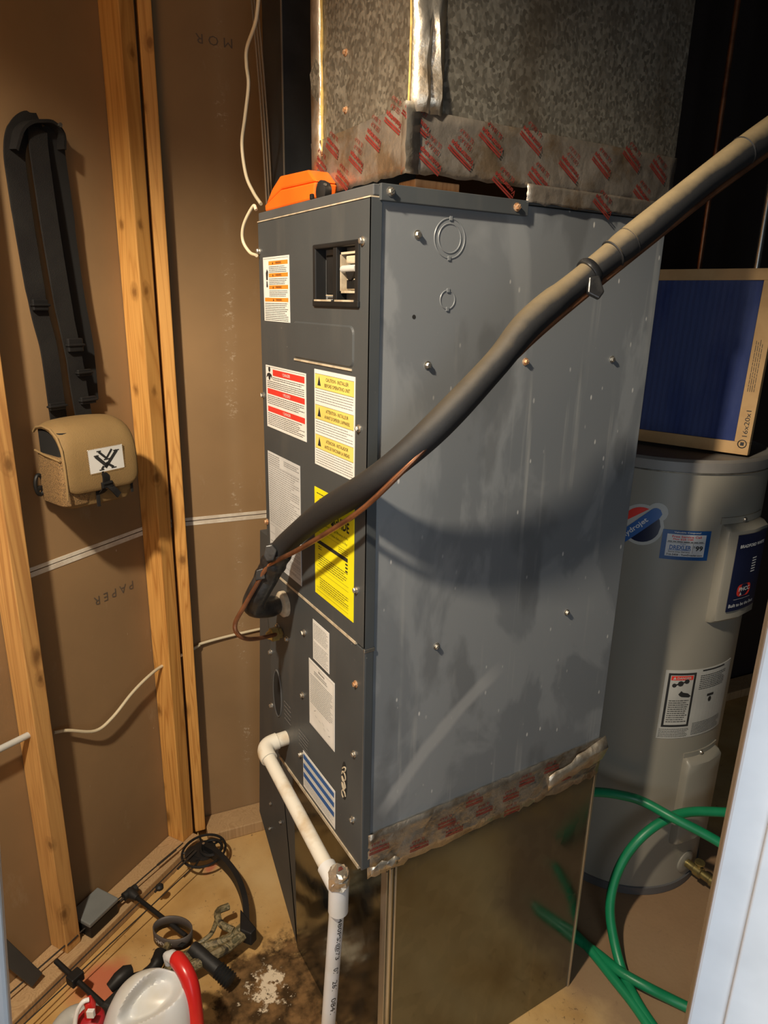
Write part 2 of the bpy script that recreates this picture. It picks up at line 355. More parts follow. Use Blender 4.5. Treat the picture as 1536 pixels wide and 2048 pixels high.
MAT['screw'] = M('zinc_screw', (.62, .60, .55), .32, .9, c2=(.45, .40, .33), scale=300)
MAT['screw_rust'] = M('rusty_screw', (.50, .24, .10), .5, .6, c2=(.62, .45, .3), scale=300)

def galv(name, c1, c2, dirt, dthr=(.48, .66), rough=.42, scale=95, metal=.75):
    m, t, b = nt(name); v = coords(t)
    n = t.nodes.new('ShaderNodeTexVoronoi'); n.inputs['Scale'].default_value = scale; t.links.new(coords(t, (1, 1, .8)), n.inputs['Vector'])
    g = node(t, 'ShaderNodeRGBToBW'); t.links.new(n.outputs['Color'], g.inputs[0])
    c = mix(t, g.outputs[0], c1, c2)
    c = mix(t, ramp(t, noise(t, coords(t, (1, 1, .4)), 4.5, 5, .6), [(dthr[0], W3(0)), (dthr[1], W3(.9))]), c, dirt)
    c = mix(t, ramp(t, noise(t, coords(t, (1, 1, .12)), 40, 4), [(.62, W3(0)), (.74, W3(.45 if scale > 100 else .12))]), c, (.50, .46, .38))
    link(t, c, b.inputs['Base Color']); b.inputs['Metallic'].default_value = metal
    k_ = 1 if scale > 100 else .25; link(t, ramp(t, g.outputs[0], [(.2, W3(rough - .09 * k_)), (.8, W3(rough + .12 * k_))]), b.inputs['Roughness']); bump(t, b, noise(t, v, 9, 2), .12 * k_, .01); return m
MAT['galv'] = galv('dusty_galvanised', (.22, .195, .15), (.44, .40, .32), (.17, .13, .085), scale=230)
MAT['galv_low'] = galv('bare_galvanised', (.165, .180, .178), (.20, .216, .212), (.14, .145, .13), (.52, .80), .12, 40, .97)
MAT['galv_seam'] = M('bright_seam_metal', (.60, .58, .53), .3, .9, c2=(.34, .31, .25), scale=24, stretch=(1, 1, .15))
MAT['duct'] = M('dark_duct', (.075, .082, .09), .34, .5, c2=(.05, .055, .062))
MAT['duct_edge'] = M('bright_duct_edge', (.75, .70, .60), .3, .8)
def foil_mat(name, c, dirt, rough=.30, b_=.9, dthr=(.50, .64)):
    m, t, b = nt(name); v = coords(t)
    cc = mix(t, ramp(t, noise(t, v, 12, 6, .65), [(dthr[0], W3(0)), (dthr[1], W3(.85))]), c, dirt); link(t, cc, b.inputs['Base Color'])
    b.inputs['Metallic'].default_value = .85; link(t, ramp(t, noise(t, v, 18), [(.3, W3(rough - .06)), (.7, W3(rough + .2))]), b.inputs['Roughness'])
    n1 = vor(t, coords(t, (1, 1, .6)), 26, 'DISTANCE_TO_EDGE'); hgt = math_(t, 'ADD', math_(t, 'MULTIPLY', n1, .8), noise(t, v, 34, 4)); bump(t, b, hgt, b_ * .45, .006); return m
MAT['foil'] = foil_mat('foil_tape', (.52, .45, .37), (.34, .23, .13), .34)
MAT['foil_bright'] = foil_mat('foil_bright', (.70, .63, .52), (.44, .33, .21), .30, 1.0)
MAT['foil_low'] = foil_mat('foil_tape_grey', (.50, .45, .38), (.24, .18, .12), .28, 1.2)
MAT['tape_ink'] = M('red_tape_ink', (.20, .024, .018), .55, 0, c2=(.13, .02, .014), scale=60, spec=.25)
MAT['fibre'] = M('yellow_fibreglass', (.62, .43, .13), .9, c2=(.45, .30, .09), scale=60, bmp=.8)
def foam():
    m, t, b = nt('pipe_foam'); v = coords(t); g = t.nodes.new('ShaderNodeNewGeometry'); s = t.nodes.new('ShaderNodeSeparateXYZ'); t.links.new(g.outputs['Normal'], s.inputs[0])
    tc = t.nodes.new('ShaderNodeTexCoord'); px = t.nodes.new('ShaderNodeSeparateXYZ'); t.links.new(tc.outputs['Object'], px.inputs[0])
    up = math_(t, 'ADD', s.outputs[2], math_(t, 'MULTIPLY', math_(t, 'SUBTRACT', noise(t, v, 30, 5), .5), .5))
    amt = math_(t, 'MULTIPLY', ramp(t, up, [(.22, W3(0)), (.82, W3(1))]), ramp(t, px.outputs[0], [(.0, W3(.04)), (.14, W3(.35)), (.36, W3(.92))]))   # settled dust on top, thicker at the high end
    c = mix(t, amt, (.012, .012, .013), (.30, .225, .12)); link(t, c, b.inputs['Base Color']); b.inputs['Roughness'].default_value = .66
    bump(t, b, noise(t, v, 40, 4), .25, .003); return m
MAT['foam'] = foam()
MAT['btape'] = M('black_tape', (.012, .012, .013), .32, c2=(.03, .03, .03), scale=40, bmp=.6, bscale=45)
MAT['copper'] = M('aged_copper', (.42, .19, .095), .38, .85, c2=(.24, .11, .06), scale=22)
MAT['brass'] = M('brass', (.45, .36, .14), .35, .85, c2=(.30, .24, .11), scale=60)
MAT['pvc'] = M('dirty_pvc', (.66, .62, .53), .38, c2=(.46, .33, .18), scale=15, thr=(.50, .70))
MAT['pvc_white'] = M('white_pvc', (.66, .67, .69), .35, c2=(.60, .59, .56), scale=8)
MAT['printk'] = M('black_print', (.02, .02, .02), .6)
MAT['printgrey'] = M('grey_print', (.22, .22, .22), .6)
MAT['paper'] = M('label_paper', (.76, .75, .72), .45, c2=(.70, .69, .65), scale=14)
MAT['paper_grey'] = M('label_paper_grey', (.60, .61, .61), .45)
MAT['lab_orange'] = M('label_orange', (.85, .28, .03), .45)
MAT['lab_red'] = M('label_red', (.72, .045, .03), .45)
MAT['lab_cream'] = M('label_cream_yellow', (.82, .62, .15), .45)
MAT['lab_yellow'] = M('label_yellow', (.86, .76, .012), .42)
MAT['lab_blue'] = M('label_blue', (.03, .11, .33), .42)
MAT['orange'] = M('orange_plastic', (.84, .15, .012), .38, c2=(.76, .125, .01))
MAT['cable'] = M('beige_cable', (.62, .53, .36), .5)
MAT['cable_br'] = M('brown_wire', (.20, .14, .085), .5)
MAT['tan'] = M('tan_cordura', (.225, .142, .052), .78, c2=(.19, .118, .044), scale=6, bmp=.35, bscale=420)
MAT['tan_edge'] = M('tan_piping', (.27, .175, .072), .75)
MAT['web'] = M('black_webbing', (.013, .012, .012), .8, c2=(.019, .018, .017), spec=.2, bmp=.4, bscale=500)
MAT['web2'] = M('black_lining', (.008, .008, .008), .85)
def mesh_mat():
    m, t, b = nt('mesh_pocket'); v = coords(t, (1, 1, 1), (0, .6, .6)); ck = vor(t, v, 420); c = ramp(t, ck, [(.25, (.05, .032, .016)), (.5, (.25, .15, .06))]); link(t, c, b.inputs['Base Color']); b.inputs['Roughness'].default_value = .8; return m
MAT['mesh'] = mesh_mat()
MAT['patch'] = M('patch_white', (.62, .62, .60), .7, c2=(.55, .55, .53))
def camo():
    m, t, b = nt('camo_finish'); v = coords(t); f = noise(t, v, 34, 3, .5, 1.2)
    link(t, ramp(t, f, [(.36, (.025, .02, .013)), (.44, (.11, .085, .04)), (.52, (.24, .19, .10)), (.60, (.06, .055, .025)), (.68, (.33, .27, .16))]), b.inputs['Base Color']); b.inputs['Roughness'].default_value = .5; return m
MAT['camo'] = camo()
MAT['string'] = M('bow_string', (.03, .022, .016), .7)
MAT['sling'] = M('grey_band', (.075, .062, .056), .45)
MAT['sling_print'] = M('pale_print', (.55, .52, .48), .5)
MAT['rubber'] = M('black_rubber', (.012, .012, .012), .6, bmp=.3)
MAT['jug'] = M('white_jug_plastic', (.60, .62, .63), .35, c2=(.56, .54, .47), scale=9, thr=(.5, .7))
MAT['red'] = M('red_plastic', (.60, .02, .018), .28)
MAT['darkred'] = M('dark_red_plastic', (.36, .012, .02), .35)
MAT['white'] = M('white_plastic', (.80, .80, .80), .4)
MAT['greypvc'] = M('grey_pvc', (.50, .50, .47), .5)
MAT['bluegrey'] = M('blue_grey_panel', (.17, .18, .175), .6)
MAT['hose'] = M('green_hose', (.008, .21, .085), .40, c2=(.006, .17, .068))
MAT['heater'] = M('heater_enamel', (.27, .25, .205), .40, c2=(.255, .235, .19), scale=3)
MAT['heater_top'] = M('heater_top_paint', (.22, .205, .185), .45)
MAT['heater_dark'] = M('heater_base', (.10, .098, .098), .5)
MAT['navy'] = M('navy_label', (.012, .016, .045), .3)
MAT['coupon'] = M('coupon_blue', (.012, .075, .24), .4)
MAT['silver'] = M('silver_label', (.46, .45, .41), .4)
MAT['card'] = M('cardboard', (.52, .32, .14), .75, c2=(.46, .275, .115), scale=20)
MAT['filter'] = M('blue_filter_media', (.020, .035, .135), .9, c2=(.045, .065, .17), scale=8, stretch=(1, 1, .35), bmp=.8, bscale=120)
MAT['trim'] = M('white_trim_paint', (.84, .86, .88), .35)
MAT['darkwall'] = M('wall_shade_dark', (.020, .013, .011), .85)  # near black stands in for the shadow beyond the cabinet
MAT['ceil'] = M('bare_joist_ceiling', (.06, .045, .03), .9)
MAT['bar'] = M('dark_bar', (.045, .042, .038), .55)

# ---------------------------------------------------------------- walls, floor, ceiling
CORNER = V((-.083, .980, 0))
DL = V((.838, .5457, 0)).normalized(); DB = V((.9912, -.1323, 0)).normalized(); Z = V((0, 0, 1))
LW = Frame(CORNER, DL, Z); BW = Frame(CORNER, DB, Z)       # left wall: u < 0; back wall: u > 0
FR = Frame((0, 0, 0), (0, -1, 0), Z); SD = Frame((0, 0, 0), (1, 0, 0), Z)
def lw(px, py, h=0): return on_plane(px, py, LW(0, 0, h), LW.n)
def bw(px, py, h=0): return on_plane(px, py, BW(0, 0, h), BW.n)
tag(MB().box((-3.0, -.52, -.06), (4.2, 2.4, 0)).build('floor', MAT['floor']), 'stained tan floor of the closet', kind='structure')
tag(MB().box((-3.0, -3.0, -.06), (4.2, -.5202, 0)).build('floor_hall', M('hall_floor_dark', (.055, .052, .048), .95, bmp=.5, bscale=300)), 'unseen hall floor behind the camera, darkened for reflections', kind='structure')  # unseen; made dark so the upper return plenum mirrors dark
tag(MB().box((-3.0, -3.0, 2.6), (4.2, 2.4, 2.66)).build('ceiling', MAT['ceil']), 'dark unfinished ceiling above the ducts', kind='structure')
JZ = 1.014
wl = MB().fbox(LW, -2.2, .02, 0, 2.6, -.10, -.0125).build('wall_left', MAT['darkwall']); tag(wl, 'back of brown drywall on the left between the studs', kind='structure')
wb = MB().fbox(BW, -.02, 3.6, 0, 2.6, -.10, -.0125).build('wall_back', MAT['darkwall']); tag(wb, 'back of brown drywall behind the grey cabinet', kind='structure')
for F, par, a, b in ((LW, wl, -2.2, 0.0), (BW, wb, 0.0, 1.15)):
    dm_ = MAT['drywall_b'] if F is BW else MAT['drywall']; MB().fbox(F, a, b, 0, JZ - .0015, -.0125, 0, .0008).build('drywall_panel', dm_, par)
    MB().fbox(F, a, b, JZ + .0015, 2.6, -.0125, 0, .0008).build('drywall_panel', dm_, par)
    MB().fbox(F, a, b, JZ + .0012, JZ + .010, 0, .0012).build('joint_paper', MAT['joint'], par)
    MB().fbox(F, a, b, JZ - .0125, JZ - .0012, 0, .0012).build('joint_paper', MAT['joint'], par)
# printed words on the paper, upside down as the sheets were hung
mb = MB(); u, v = LW.uv(lw(228, 1186)); add_text(mb, 'P A P E R', LW, u, v, width=.128, height=.022, rot=math.pi, h=.0008); mb.build('paper_print', MAT['ink'], wl)
mb = MB(); u, v = BW.uv(bw(428, 82)); add_text(mb, 'M O R', BW, u, v, width=.085, height=.02, rot=math.pi, h=.0008); mb.build('paper_print', MAT['ink'], wb)
wr = MB().box((3.3, -3.0, 0), (3.4, 2.4, 2.6)).build('wall_right', MAT['darkwall']); tag(wr, 'far wall behind the water heater, shade put in its colour', kind='structure')

OFF = .060                                                  # how far the framing stands out from the sheets
def stud(F, u0, u1, h0, h1, mat, label, z0=.038):
    return tag(MB().fbox(F, u0, u1, z0, 2.58, h0, h1, .0025).build('wall_stud', mat), label, 'stud', 'studs of the left wall')
s0 = stud(LW, -.482, -.440, .001, OFF, MAT['stud2'], 'yellowish wall stud at the left edge of the photo, pierced by a grey pipe')
s1 = stud(LW, -.066, -.020, .001, OFF, MAT['stud'], 'wide orange pine stud beside the hanging tan pouch')
s2 = stud(BW, .030, .060, .001, OFF, MAT['stud'], 'narrow pale stud right next to the wide orange one in the wall corner')
# an old glue line on the wide stud
tag(MB().fbox(LW, -1.6, -.02, 0, .038, .001, .088, .003).build('sole_plate', MAT['plate']), 'weathered wooden sole plate along the foot of the left wall', 'plate', 'sole plates')
tag(MB().fbox(BW, .064, 3.4, 0, .038, .001, .088, .003).build('sole_plate', MAT['plate']), 'short stained sole plate at the wall foot beside the grey duct', 'plate', 'sole plates')

# doorway the photo is taken through
j = at_d(21, 2060, .30); k_ = on_plane(-2, 1730, j, (0, 1, 0)); lean = (k_ - j) / (k_.z - j.z)      # the casing board leans a little
jb = j - lean * j.z; side = V((-1, .03, 0)); back = V((-.032, -1.0, 0))
q = (jb, jb + side * .09, jb + side * .09 - back * .045, jb - back * .045)
tag(MB().hexa(list(q) + [p + lean * 2.05 for p in q], .002).build('trim_1', MAT['trim']), 'bluish white door casing at the lower left edge', kind='structure')
side = V((-.98, -.20, 0)); back = V((.20, -.98, 0)); a = V((j.x - .05, j.y, 0)) + back * .03; q = (a, a + side * 1.7, a + side * 1.7 + back * .1, a + back * .1)
tag(MB().hexa(list(q) + [p + Z * 2.6 for p in q]).build('wall_front', MAT['drywall']), 'unseen closet wall added left of the doorway', kind='structure')  # unseen, added to keep the lamp off the right casing
j = at_d(1374, 2048, .50); a = V((j.x, j.y, 0)); side = V((.56, -.83, 0)); back = V((-.83, -.56, 0)); q = (a, a + side * .085, a + side * .085 - back * .022, a - back * .022)
tr2 = MB().hexa(list(q) + [p + Z * 2.05 for p in q], .002).build('trim_2', MAT['trim']); tag(tr2, 'white door casing cutting across the lower right corner', kind='structure')
F_ = Frame(a, side, Z); MB().fbox(F_, .022, .080, 0, 2.05, -.001, .003, .001).build('casing_bead', MAT['trim'], tr2)

# ---------------------------------------------------------------- screws
def screw_mesh(mat):
    mb = MB(); mb.lathe((0, 0, 0), (0, 0, 1), [(.0062, 0), (.0062, .0012), (.0046, .0016)], 14); mb.lathe((0, 0, .0016), (0, 0, 1), [(.0044, 0), (.0044, .0032), (.0036, .0042)], 6)
    mb.box((-.0040, -.0006, .0056), (.0040, .0006, .0061)); return mb.mesh('screw', mat)
SCREW = screw_mesh(MAT['screw']); SCREWR = screw_mesh(MAT['screw_rust'])
def screw(F, u, v, h, parent, rust=False, k=1.0):
    a = random.random() * 6.28; U = F.u * math.cos(a) + F.v * math.sin(a); W_ = F.n.cross(U); p = F(u, v, h)
    mw = Matrix(((U.x * k, W_.x * k, F.n.x * k, p.x), (U.y * k, W_.y * k, F.n.y * k, p.y), (U.z * k, W_.z * k, F.n.z * k, p.z), (0, 0, 0, 1)))
    return inst(SCREWR if rust else SCREW, 'screw', mw, parent)

# ---------------------------------------------------------------- air handler
W_, D_, ZB, ZT = .410, .591, .655, 1.748
ZS = 1.073                                                   # seam between the two front panels
ah = empty('air_handler', (.3, .2, ZB), 'tall dusty grey air handler cabinet with warning stickers', 'air handler')
mb = MB(); mb.box((.016, .004, ZB), (D_, W_ + .004, ZT - .004), .002); mb.build('cabinet', MAT['cab_side'], ah)
# top rim on the front and the flat strip screwed along the side
mb = MB(); mb.box((.003, .001, ZT - .014), (.02, W_, ZT), .0015); mb.build('top_rim', MAT['cab_edge'], ah)
mb = MB(); mb.box((.012, -.004, ZT - .020), (.267, .0035, ZT + .001), .001); mb.build('top_strip', MAT['cab'], ah)
mb = MB(); mb.box((.012, -.001, ZT - .003), (D_, W_, ZT), .001); mb.build('top_plate', MAT['cab_edge'], ah)
mb = MB(); mb.box((-.0012, .0005, ZT - .0165), (.012, W_ - .004, ZT - .0148), 0); mb.build('dust_line', MAT['dust'], ah, label='pale dust along the top seam')
# upper panel with an opening for the breakers: built from strips round the hole
bu0, bu1, bv0, bv1 = -.171, -.032, 1.596, 1.679
mb = MB(); up = MB()
def panel_with_hole(mb, u0, u1, v0, v1, hole, h0, h1):
    a, b, c, d = hole
    for q in ((u0, u1, v0, c), (u0, u1, d, v1), (u0, a, c, d), (b, u1, c, d)): mb.fbox(FR, q[0], q[1], q[2], q[3], h0, h1)
panel_with_hole(up, -W_ + .004, 0, ZS + .003, ZT - .0165, (bu0, bu1, bv0, bv1), -.016, 0)
upo = up.build('upper_panel', MAT['cab'], ah)
# raised rounded field pressed into the upper panel
def rrect(u0, u1, v0, v1, r, n=5):
    pts = []
    for cx, cy, a0 in ((u1 - r, v1 - r, 0), (u0 + r, v1 - r, 90), (u0 + r, v0 + r, 180), (u1 - r, v0 + r, 270)):
        for k in range(n + 1):
            a = math.radians(a0 + 90 * k / n); pts.append((cx + r * math.cos(a), cy + r * math.sin(a)))
    return pts
mb = MB(); R1 = rrect(-.259, -.043, 1.507, 1.568, .012); R2 = rrect(-.256, -.046, 1.510, 1.565, .010)
g = [[FR(*p, -.0005) for p in R1], [FR(*p, .0022) for p in R2]]; mb.grid(g, closed=True); mb.poly([FR(*p, .0022) for p in R2]); mb.build('embossed_field', MAT['cab'], upo)
mb = MB(); mb.fbox(FR, -.254, -.05, 1.5035, 1.5065, 0, .0016); mb.build('dust_line', MAT['dust'], upo)
# breaker window
bk = MB(); bk.fbox(FR, bu0 - .004, bu1 + .004, bv0 - .004, bv0 + .006, -.03, .004, .002); bk.fbox(FR, bu0 - .004, bu1 + .004, bv1 - .004, bv1 + .003, -.03, .003, .002)
bk.fbox(FR, bu0 - .004, bu0 + .005, bv0, bv1, -.03, .003, .002); bk.fbox(FR, bu1 - .008, bu1 + .003, bv0, bv1, -.03, .003, .002); bk.fbox(FR, -.110, -.098, bv0, bv1, -.03, .001, .001)
bko = bk.build('breaker_frame', MAT['black'], ah)
MB().fbox(FR, bu0, bu1, bv0, bv1, -.04, -.028).build('recess_back', MAT['dark'], bko)
MB().fbox(FR, bu0 + .012, -.112, bv0 + .014, bv1 - .012, -.028, -.012, .002).build('blank_plate', MAT['black'], bko)
MB().fbox(FR, bu0 + .004, -.11, bv0 + .004, bv0 + .0065, .0035, .0045).build('dust_line', MAT['dust'], bko); MB().fbox(FR, -.098, bu1 - .008, bv0 + .004, bv0 + .0065, .0035, .0045).build('dust_line', MAT['dust'], bko)
MB().fbox(FR, bu0 + .014, -.114, bv0 + .012, bv0 + .0135, -.012, -.011).build('dust_line', MAT['dust'], bko)
cl = MB(); u0, u1, v0, v1 = -.096, -.044, bv0 + .016, bv1 - .011
cl.fbox(FR, u0, u1, v0, v0 + .003, -.028, -.004); cl.fbox(FR, u0, u1, v1 - .003, v1, -.028, -.004); cl.fbox(FR, u0, u0 + .003, v0, v1, -.028, -.004); cl.fbox(FR, u1 - .003, u1, v0, v1, -.028, -.004)
cl.build('window_rim', MAT['dust'], bko)
mb = MB(); mb.fbox(FR, u0 + .016, u1 - .004, v0 + .004, v0 + .020, -.028, -.006, .002); mb.fbox(FR, u0 + .014, u1 - .003, v1 - .016, v1 - .005, -.028, -.006, .002); mb.build('breaker_body', MAT['dust'], bko)
mb = MB(); mb.tube([FR(u0 + .002, v0 + .033, -.008), FR(u1 - .004, v0 + .033, -.006)], .0055, 10); mb.build('breaker_handle', MAT['greypvc'], bko, True)
mb = MB(); mb.prism(FR, [(u0 + .018, v0 + .029), (u1 - .006, v0 + .029), (u1 - .016, v0 + .018), (u0 + .026, v0 + .018)], -.026, -.003); mb.build('breaker_toggle', MAT['black'], bko)
mb = MB(); [mb.fbox(FR, u0 + .02 + k * .004, u0 + .022 + k * .004, v0 + .006, v0 + .018, -.006, -.0045) for k in range(6)]; mb.build('breaker_ribs', MAT['black'], bko)
# lower panel
lp = MB(); hole = (-.393, -.357, .742, .846)
lp.fbox(FR, -W_, 0, .642, ZS - .002, -.016, -.001, .001); lpo = lp.build('lower_panel', MAT['cab'], ah)
MB().fbox(FR, -.35, -.03, ZS - .002, ZS + .0025, -.003, .0012).build('seam_dust', MAT['dust'], lpo, label='pale dusty seam between the panels')
MB().box((.0, .0005, .6425), (.0165, .004, ZT - .0165)).build('corner_flange', MAT['cab_edge'], ah)
MB().box((-.001, -.0006, ZS - .004), (.018, .003, ZS + .002), .0008).build('flange_clip', MAT['galv_seam'], ah)
MB().fbox(FR, -.37, -.012, .636, .6425, -.016, .001).build('drip_edge', MAT['dust'], lpo, label='rusty dusty bottom edge')
mb = MB(); mb.prism(FR, [(-.3735 + .020 * math.cos(a), .795 + .053 * math.sin(a)) for a in [k * math.pi / 10 for k in range(20)]], -.002, -.0004); mb.build('oval_port', MAT['dark'], lpo)
oc = [[FR(-.3735 + r * .020 * math.cos(a), .795 + r2 * .053 * math.sin(a), h) for a in [k * math.pi / 10 for k in range(20)]] for r, r2, h in ((1.0, 1.0, 0), (1.10, 1.06, .0012), (1.16, 1.09, -.0008))]
MB().grid(oc, closed=True).build('oval_rim', MAT['cab_edge'], lpo, True)
mb = MB(); mb.prism(FR, [(-.068 + .010 * math.cos(a), .783 + .040 * math.sin(a)) for a in [k * math.pi / 9 for k in range(18)]], -.002, -.0004); mb.build('slot_port', MAT['dark'], lpo)
mb = MB()
for k in range(5): mb.tube(spline([FR(-.068 + .007 * math.cos(a + k), .755 + k * .013 + .008 * math.sin(a), .0005) for a in [i * .9 for i in range(6)]], 3), .0013, 6)
mb.build('coil_end', MAT['dust'], lpo, True)
mb = MB(); lines(mb, FR, -.335, -.30, .80, .755, .010, .18, .0006, .006); mb.build('embossed_print', MAT['printgrey'], lpo)
mb = MB(); lines(mb, FR, -.262, -.215, .775, .735, .008, .2, .0006, .006); mb.build('embossed_print', MAT['printgrey'], lpo)
for px, py, r in ((726, 482, 0), (527, 790, 0), (718, 857, 0), (713, 1180, 0), (533, 1042, 1), (517, 503, 0)):
    u, v = FR.uv(fx(px, py)); screw(FR, max(u, -W_ + .008), v, 0, upo, r)
for px, py, r in ((608, 1265, 0), (555, 1252, 0), (574, 1278, 0), (541, 1304, 0), (711, 1368, 1), (605, 1390, 0), (543, 1411, 0), (708, 1508, 0), (601, 1509, 0), (705, 1639, 0)):
    u, v = FR.uv(fx(px, py)); screw(FR, u, v, -.001, lpo, r)
for px, py, r, h in ((838, 469, 0, -.004), (858, 731, 0, -.004), (1054, 724, 1, -.004), (1227, 719, 0, -.004), (875, 1294, 0, -.004), (1136, 1226, 0, -.004), (778, 384, 0, .004), (1030, 415, 1, .004)):
    u, v = SD.uv(sy(px, py)); screw(SD, u, v, h, ah, r)
u, v = SD.uv(sy(831, 634)); mb = MB(); mb.lathe(SD(u, v, -.0045), SD.n, [(.0035, 0), (.003, .0008)], 10); mb.build('screw_hole', MAT['dark'], ah)
for (cx, cz, radii) in ((.131, 1.689, (.0265, .0195)), (.132, 1.606, (.013,))):
    mb = MB()
    for r in radii: mb.tube([SD(cx + r * math.cos(a), cz + r * math.sin(a), -.0040) for a in [k * math.pi / 20 for k in range(41)]], .0011, 6)
    k = mb.build('knockout_ring', MAT['cab_side'], ah, True)
    for sg in (1, -1): MB().fbox(SD, cx - .0025, cx + .0025, cz + sg * radii[0] - .003, cz + sg * radii[0] + .003, -.004, -.0022, .0005).build('knockout_tab', MAT['cab_side'], k)

# stickers on the panels
def sticker(name, parent, u0, u1, v0, v1, mat, label, h=0.0):
    return MB().fbox(FR, u0, u1, v0, v1, h, h + .0006).build(name, mat, parent, label=label)
H = .0008
s = sticker('warning_label', upo, -.385, -.270, 1.564, 1.672, MAT['paper'], 'white sticker with orange warning bars')
mb = MB(); [mb.rect(FR, -.359, v - .0065, -.275, v, H) for v in (1.665, 1.645, 1.625)]; mb.rect(FR, -.38, 1.5975, -.275, 1.604, H); mb.build('warning_bar', MAT['lab_orange'], s)
mb = MB()
for v in (1.665, 1.645, 1.625, 1.604):
    add_text(mb, 'WARNING', FR, -.315, v - .0033, height=.0038, h=.0011); mb.poly([FR(-.342, v - .0052, .0011), FR(-.337, v - .0052, .0011), FR(-.3395, v - .001, .0011)])
for a, b in ((1.656, 1.647), (1.636, 1.627), (1.616, 1.606)): lines(mb, FR, -.358, -.278, a, b, .0028, .35, H, .006)
lines(mb, FR, -.38, -.276, 1.595, 1.567, .0031, .35, H, .006); mb.rect(FR, -.382, 1.669, -.273, 1.6694, H)
mb.prism(FR, [(-.371, 1.634), (-.364, 1.634), (-.364, 1.638), (-.362, 1.648), (-.367, 1.652), (-.372, 1.646)], H, .001); mb.prism(FR, [(-.371, 1.622), (-.364, 1.622), (-.366, 1.632), (-.370, 1.632)], H, .001)
mb.build('label_print', MAT['printk'], s)
s = sticker('danger_label', upo, -.386, -.209, 1.370, 1.485, MAT['paper'], 'white sticker with three red danger bars')
mb = MB(); mb.rect(FR, -.352, 1.468, -.214, 1.479, H); mb.rect(FR, -.379, 1.433, -.214, 1.443, H); mb.rect(FR, -.379, 1.400, -.214, 1.410, H); mb.build('danger_bar', MAT['lab_red'], s)
mb = MB(); [add_text(mb, st_, FR, -.29, v, height=.0052, h=.0011) for v, st_ in ((1.4735, '! DANGER'), (1.438, '! PELIGRO'), (1.405, '! DANGER'))]; mb.build('danger_word', MAT['paper'], s)
mb = MB(); lines(mb, FR, -.352, -.216, 1.465, 1.459, .0034, .34, H, .008); lines(mb, FR, -.38, -.216, 1.457, 1.446, .0034, .34, H, .008); lines(mb, FR, -.38, -.216, 1.430, 1.413, .0034, .34, H, .008); lines(mb, FR, -.38, -.216, 1.397, 1.374, .0034, .34, H, .008)
mb.prism(FR, [(-.383, 1.462), (-.378, 1.470), (-.368, 1.472), (-.358, 1.469), (-.354, 1.461), (-.362, 1.466), (-.366, 1.459), (-.371, 1.459), (-.374, 1.466)], H, .001); mb.prism(FR, [(-.368 + .005 * math.cos(a), 1.478 + .005 * math.sin(a)) for a in [k * .785 for k in range(8)]], H, .001)
mb.rect(FR, -.383, 1.482, -.212, 1.4825, H); mb.build('label_print', MAT['printk'], s)
s = sticker('caution_label', upo, -.176, -.039, 1.340, 1.496, MAT['paper'], 'white sticker with pale yellow caution bands')
mb = MB(); [mb.rect(FR, -.173, v - .0225, -.042, v, H) for v in (1.489, 1.4395, 1.391)]; mb.build('caution_band', MAT['lab_cream'], s)
mb = MB()
for v, a, b in ((1.489, 'CAUTION - INSTALLER', 'BEFORE OPERATING UNIT'), (1.4395, 'ATTENTION - INSTALLEUR', "AVANT D'OPERER L'APPAREIL"), (1.391, 'ATENCION - INSTALADOR', 'ANTES DE FUNCIONAR LA UNIDAD')):
    add_text(mb, a, FR, -.096, v - .0065, width=.075, height=.0055, h=.0011); add_text(mb, b, FR, -.096, v - .0155, width=.085, height=.0055, h=.0011)
    mb.prism(FR, [(-.164, v - .018), (-.152, v - .018), (-.158, v - .003)], H, .001); mb.rect(FR, -.173, v, -.042, v + .0005, H); mb.rect(FR, -.173, v - .023, -.042, v - .0225, H)
mb.build('caution_words', MAT['printk'], s)
mb = MB(); [lines(mb, FR, -.171, -.044, a, b, .0040, .30, H, .006) for a, b in ((1.463, 1.443), (1.413, 1.395), (1.365, 1.344))]; mb.build('label_print', MAT['printgrey'], s)
s = sticker('specification_label', upo, -.388, -.238, 1.094, 1.322, MAT['paper_grey'], 'long grey-white specification sheet')
mb = MB(); lines(mb, FR, -.384, -.33, 1.318, 1.30, .004, .4, H, .008); lines(mb, FR, -.31, -.242, 1.316, 1.308, .0035, .4, H, .008)
for k in range(28): lines(mb, FR, -.384, -.242, 1.297 - k * .0042, 1.2962 - k * .0042, .004, .32, H, .011, ragged=.3)
for k in range(24): lines(mb, FR, -.36 if k % 5 else -.384, -.242, 1.176 - k * .0034, 1.1755 - k * .0034, .003, .3, H, .007, ragged=.6)
for v in (1.2985, 1.18, 1.14, 1.125, 1.118, 1.106): mb.rect(FR, -.384, v, -.242, v + .0005, H)
mb.build('label_print', MAT['printgrey'], s)
s = sticker('energy_guide_label', upo, -.179, -.038, 1.106, 1.300, MAT['lab_yellow'], 'bright yellow energy guide sticker')
mb = MB(); add_text(mb, 'ENERGY', FR, -.128, 1.274, width=.062, height=.020, h=H, bold=.03); add_text(mb, 'GUIDE', FR, -.080, 1.260, width=.052, height=.018, h=H, bold=.03)
mb.poly([FR(-.118, 1.250, H), FR(-.106, 1.244, H), FR(-.106, 1.258, H)])
lines(mb, FR, -.17, -.10, 1.292, 1.288, .004, .4, H, .007); add_text(mb, 'Compare the Energy Efficiency of this', FR, -.105, 1.241, width=.095, height=.0055, h=H); add_text(mb, 'Unit with Others Before You Buy', FR, -.10, 1.231, width=.080, height=.0055, h=H)
mb.rect(FR, -.172, 1.202, -.058, 1.209, H); mb.rect(FR, -.172, 1.224, -.05, 1.2243, H)
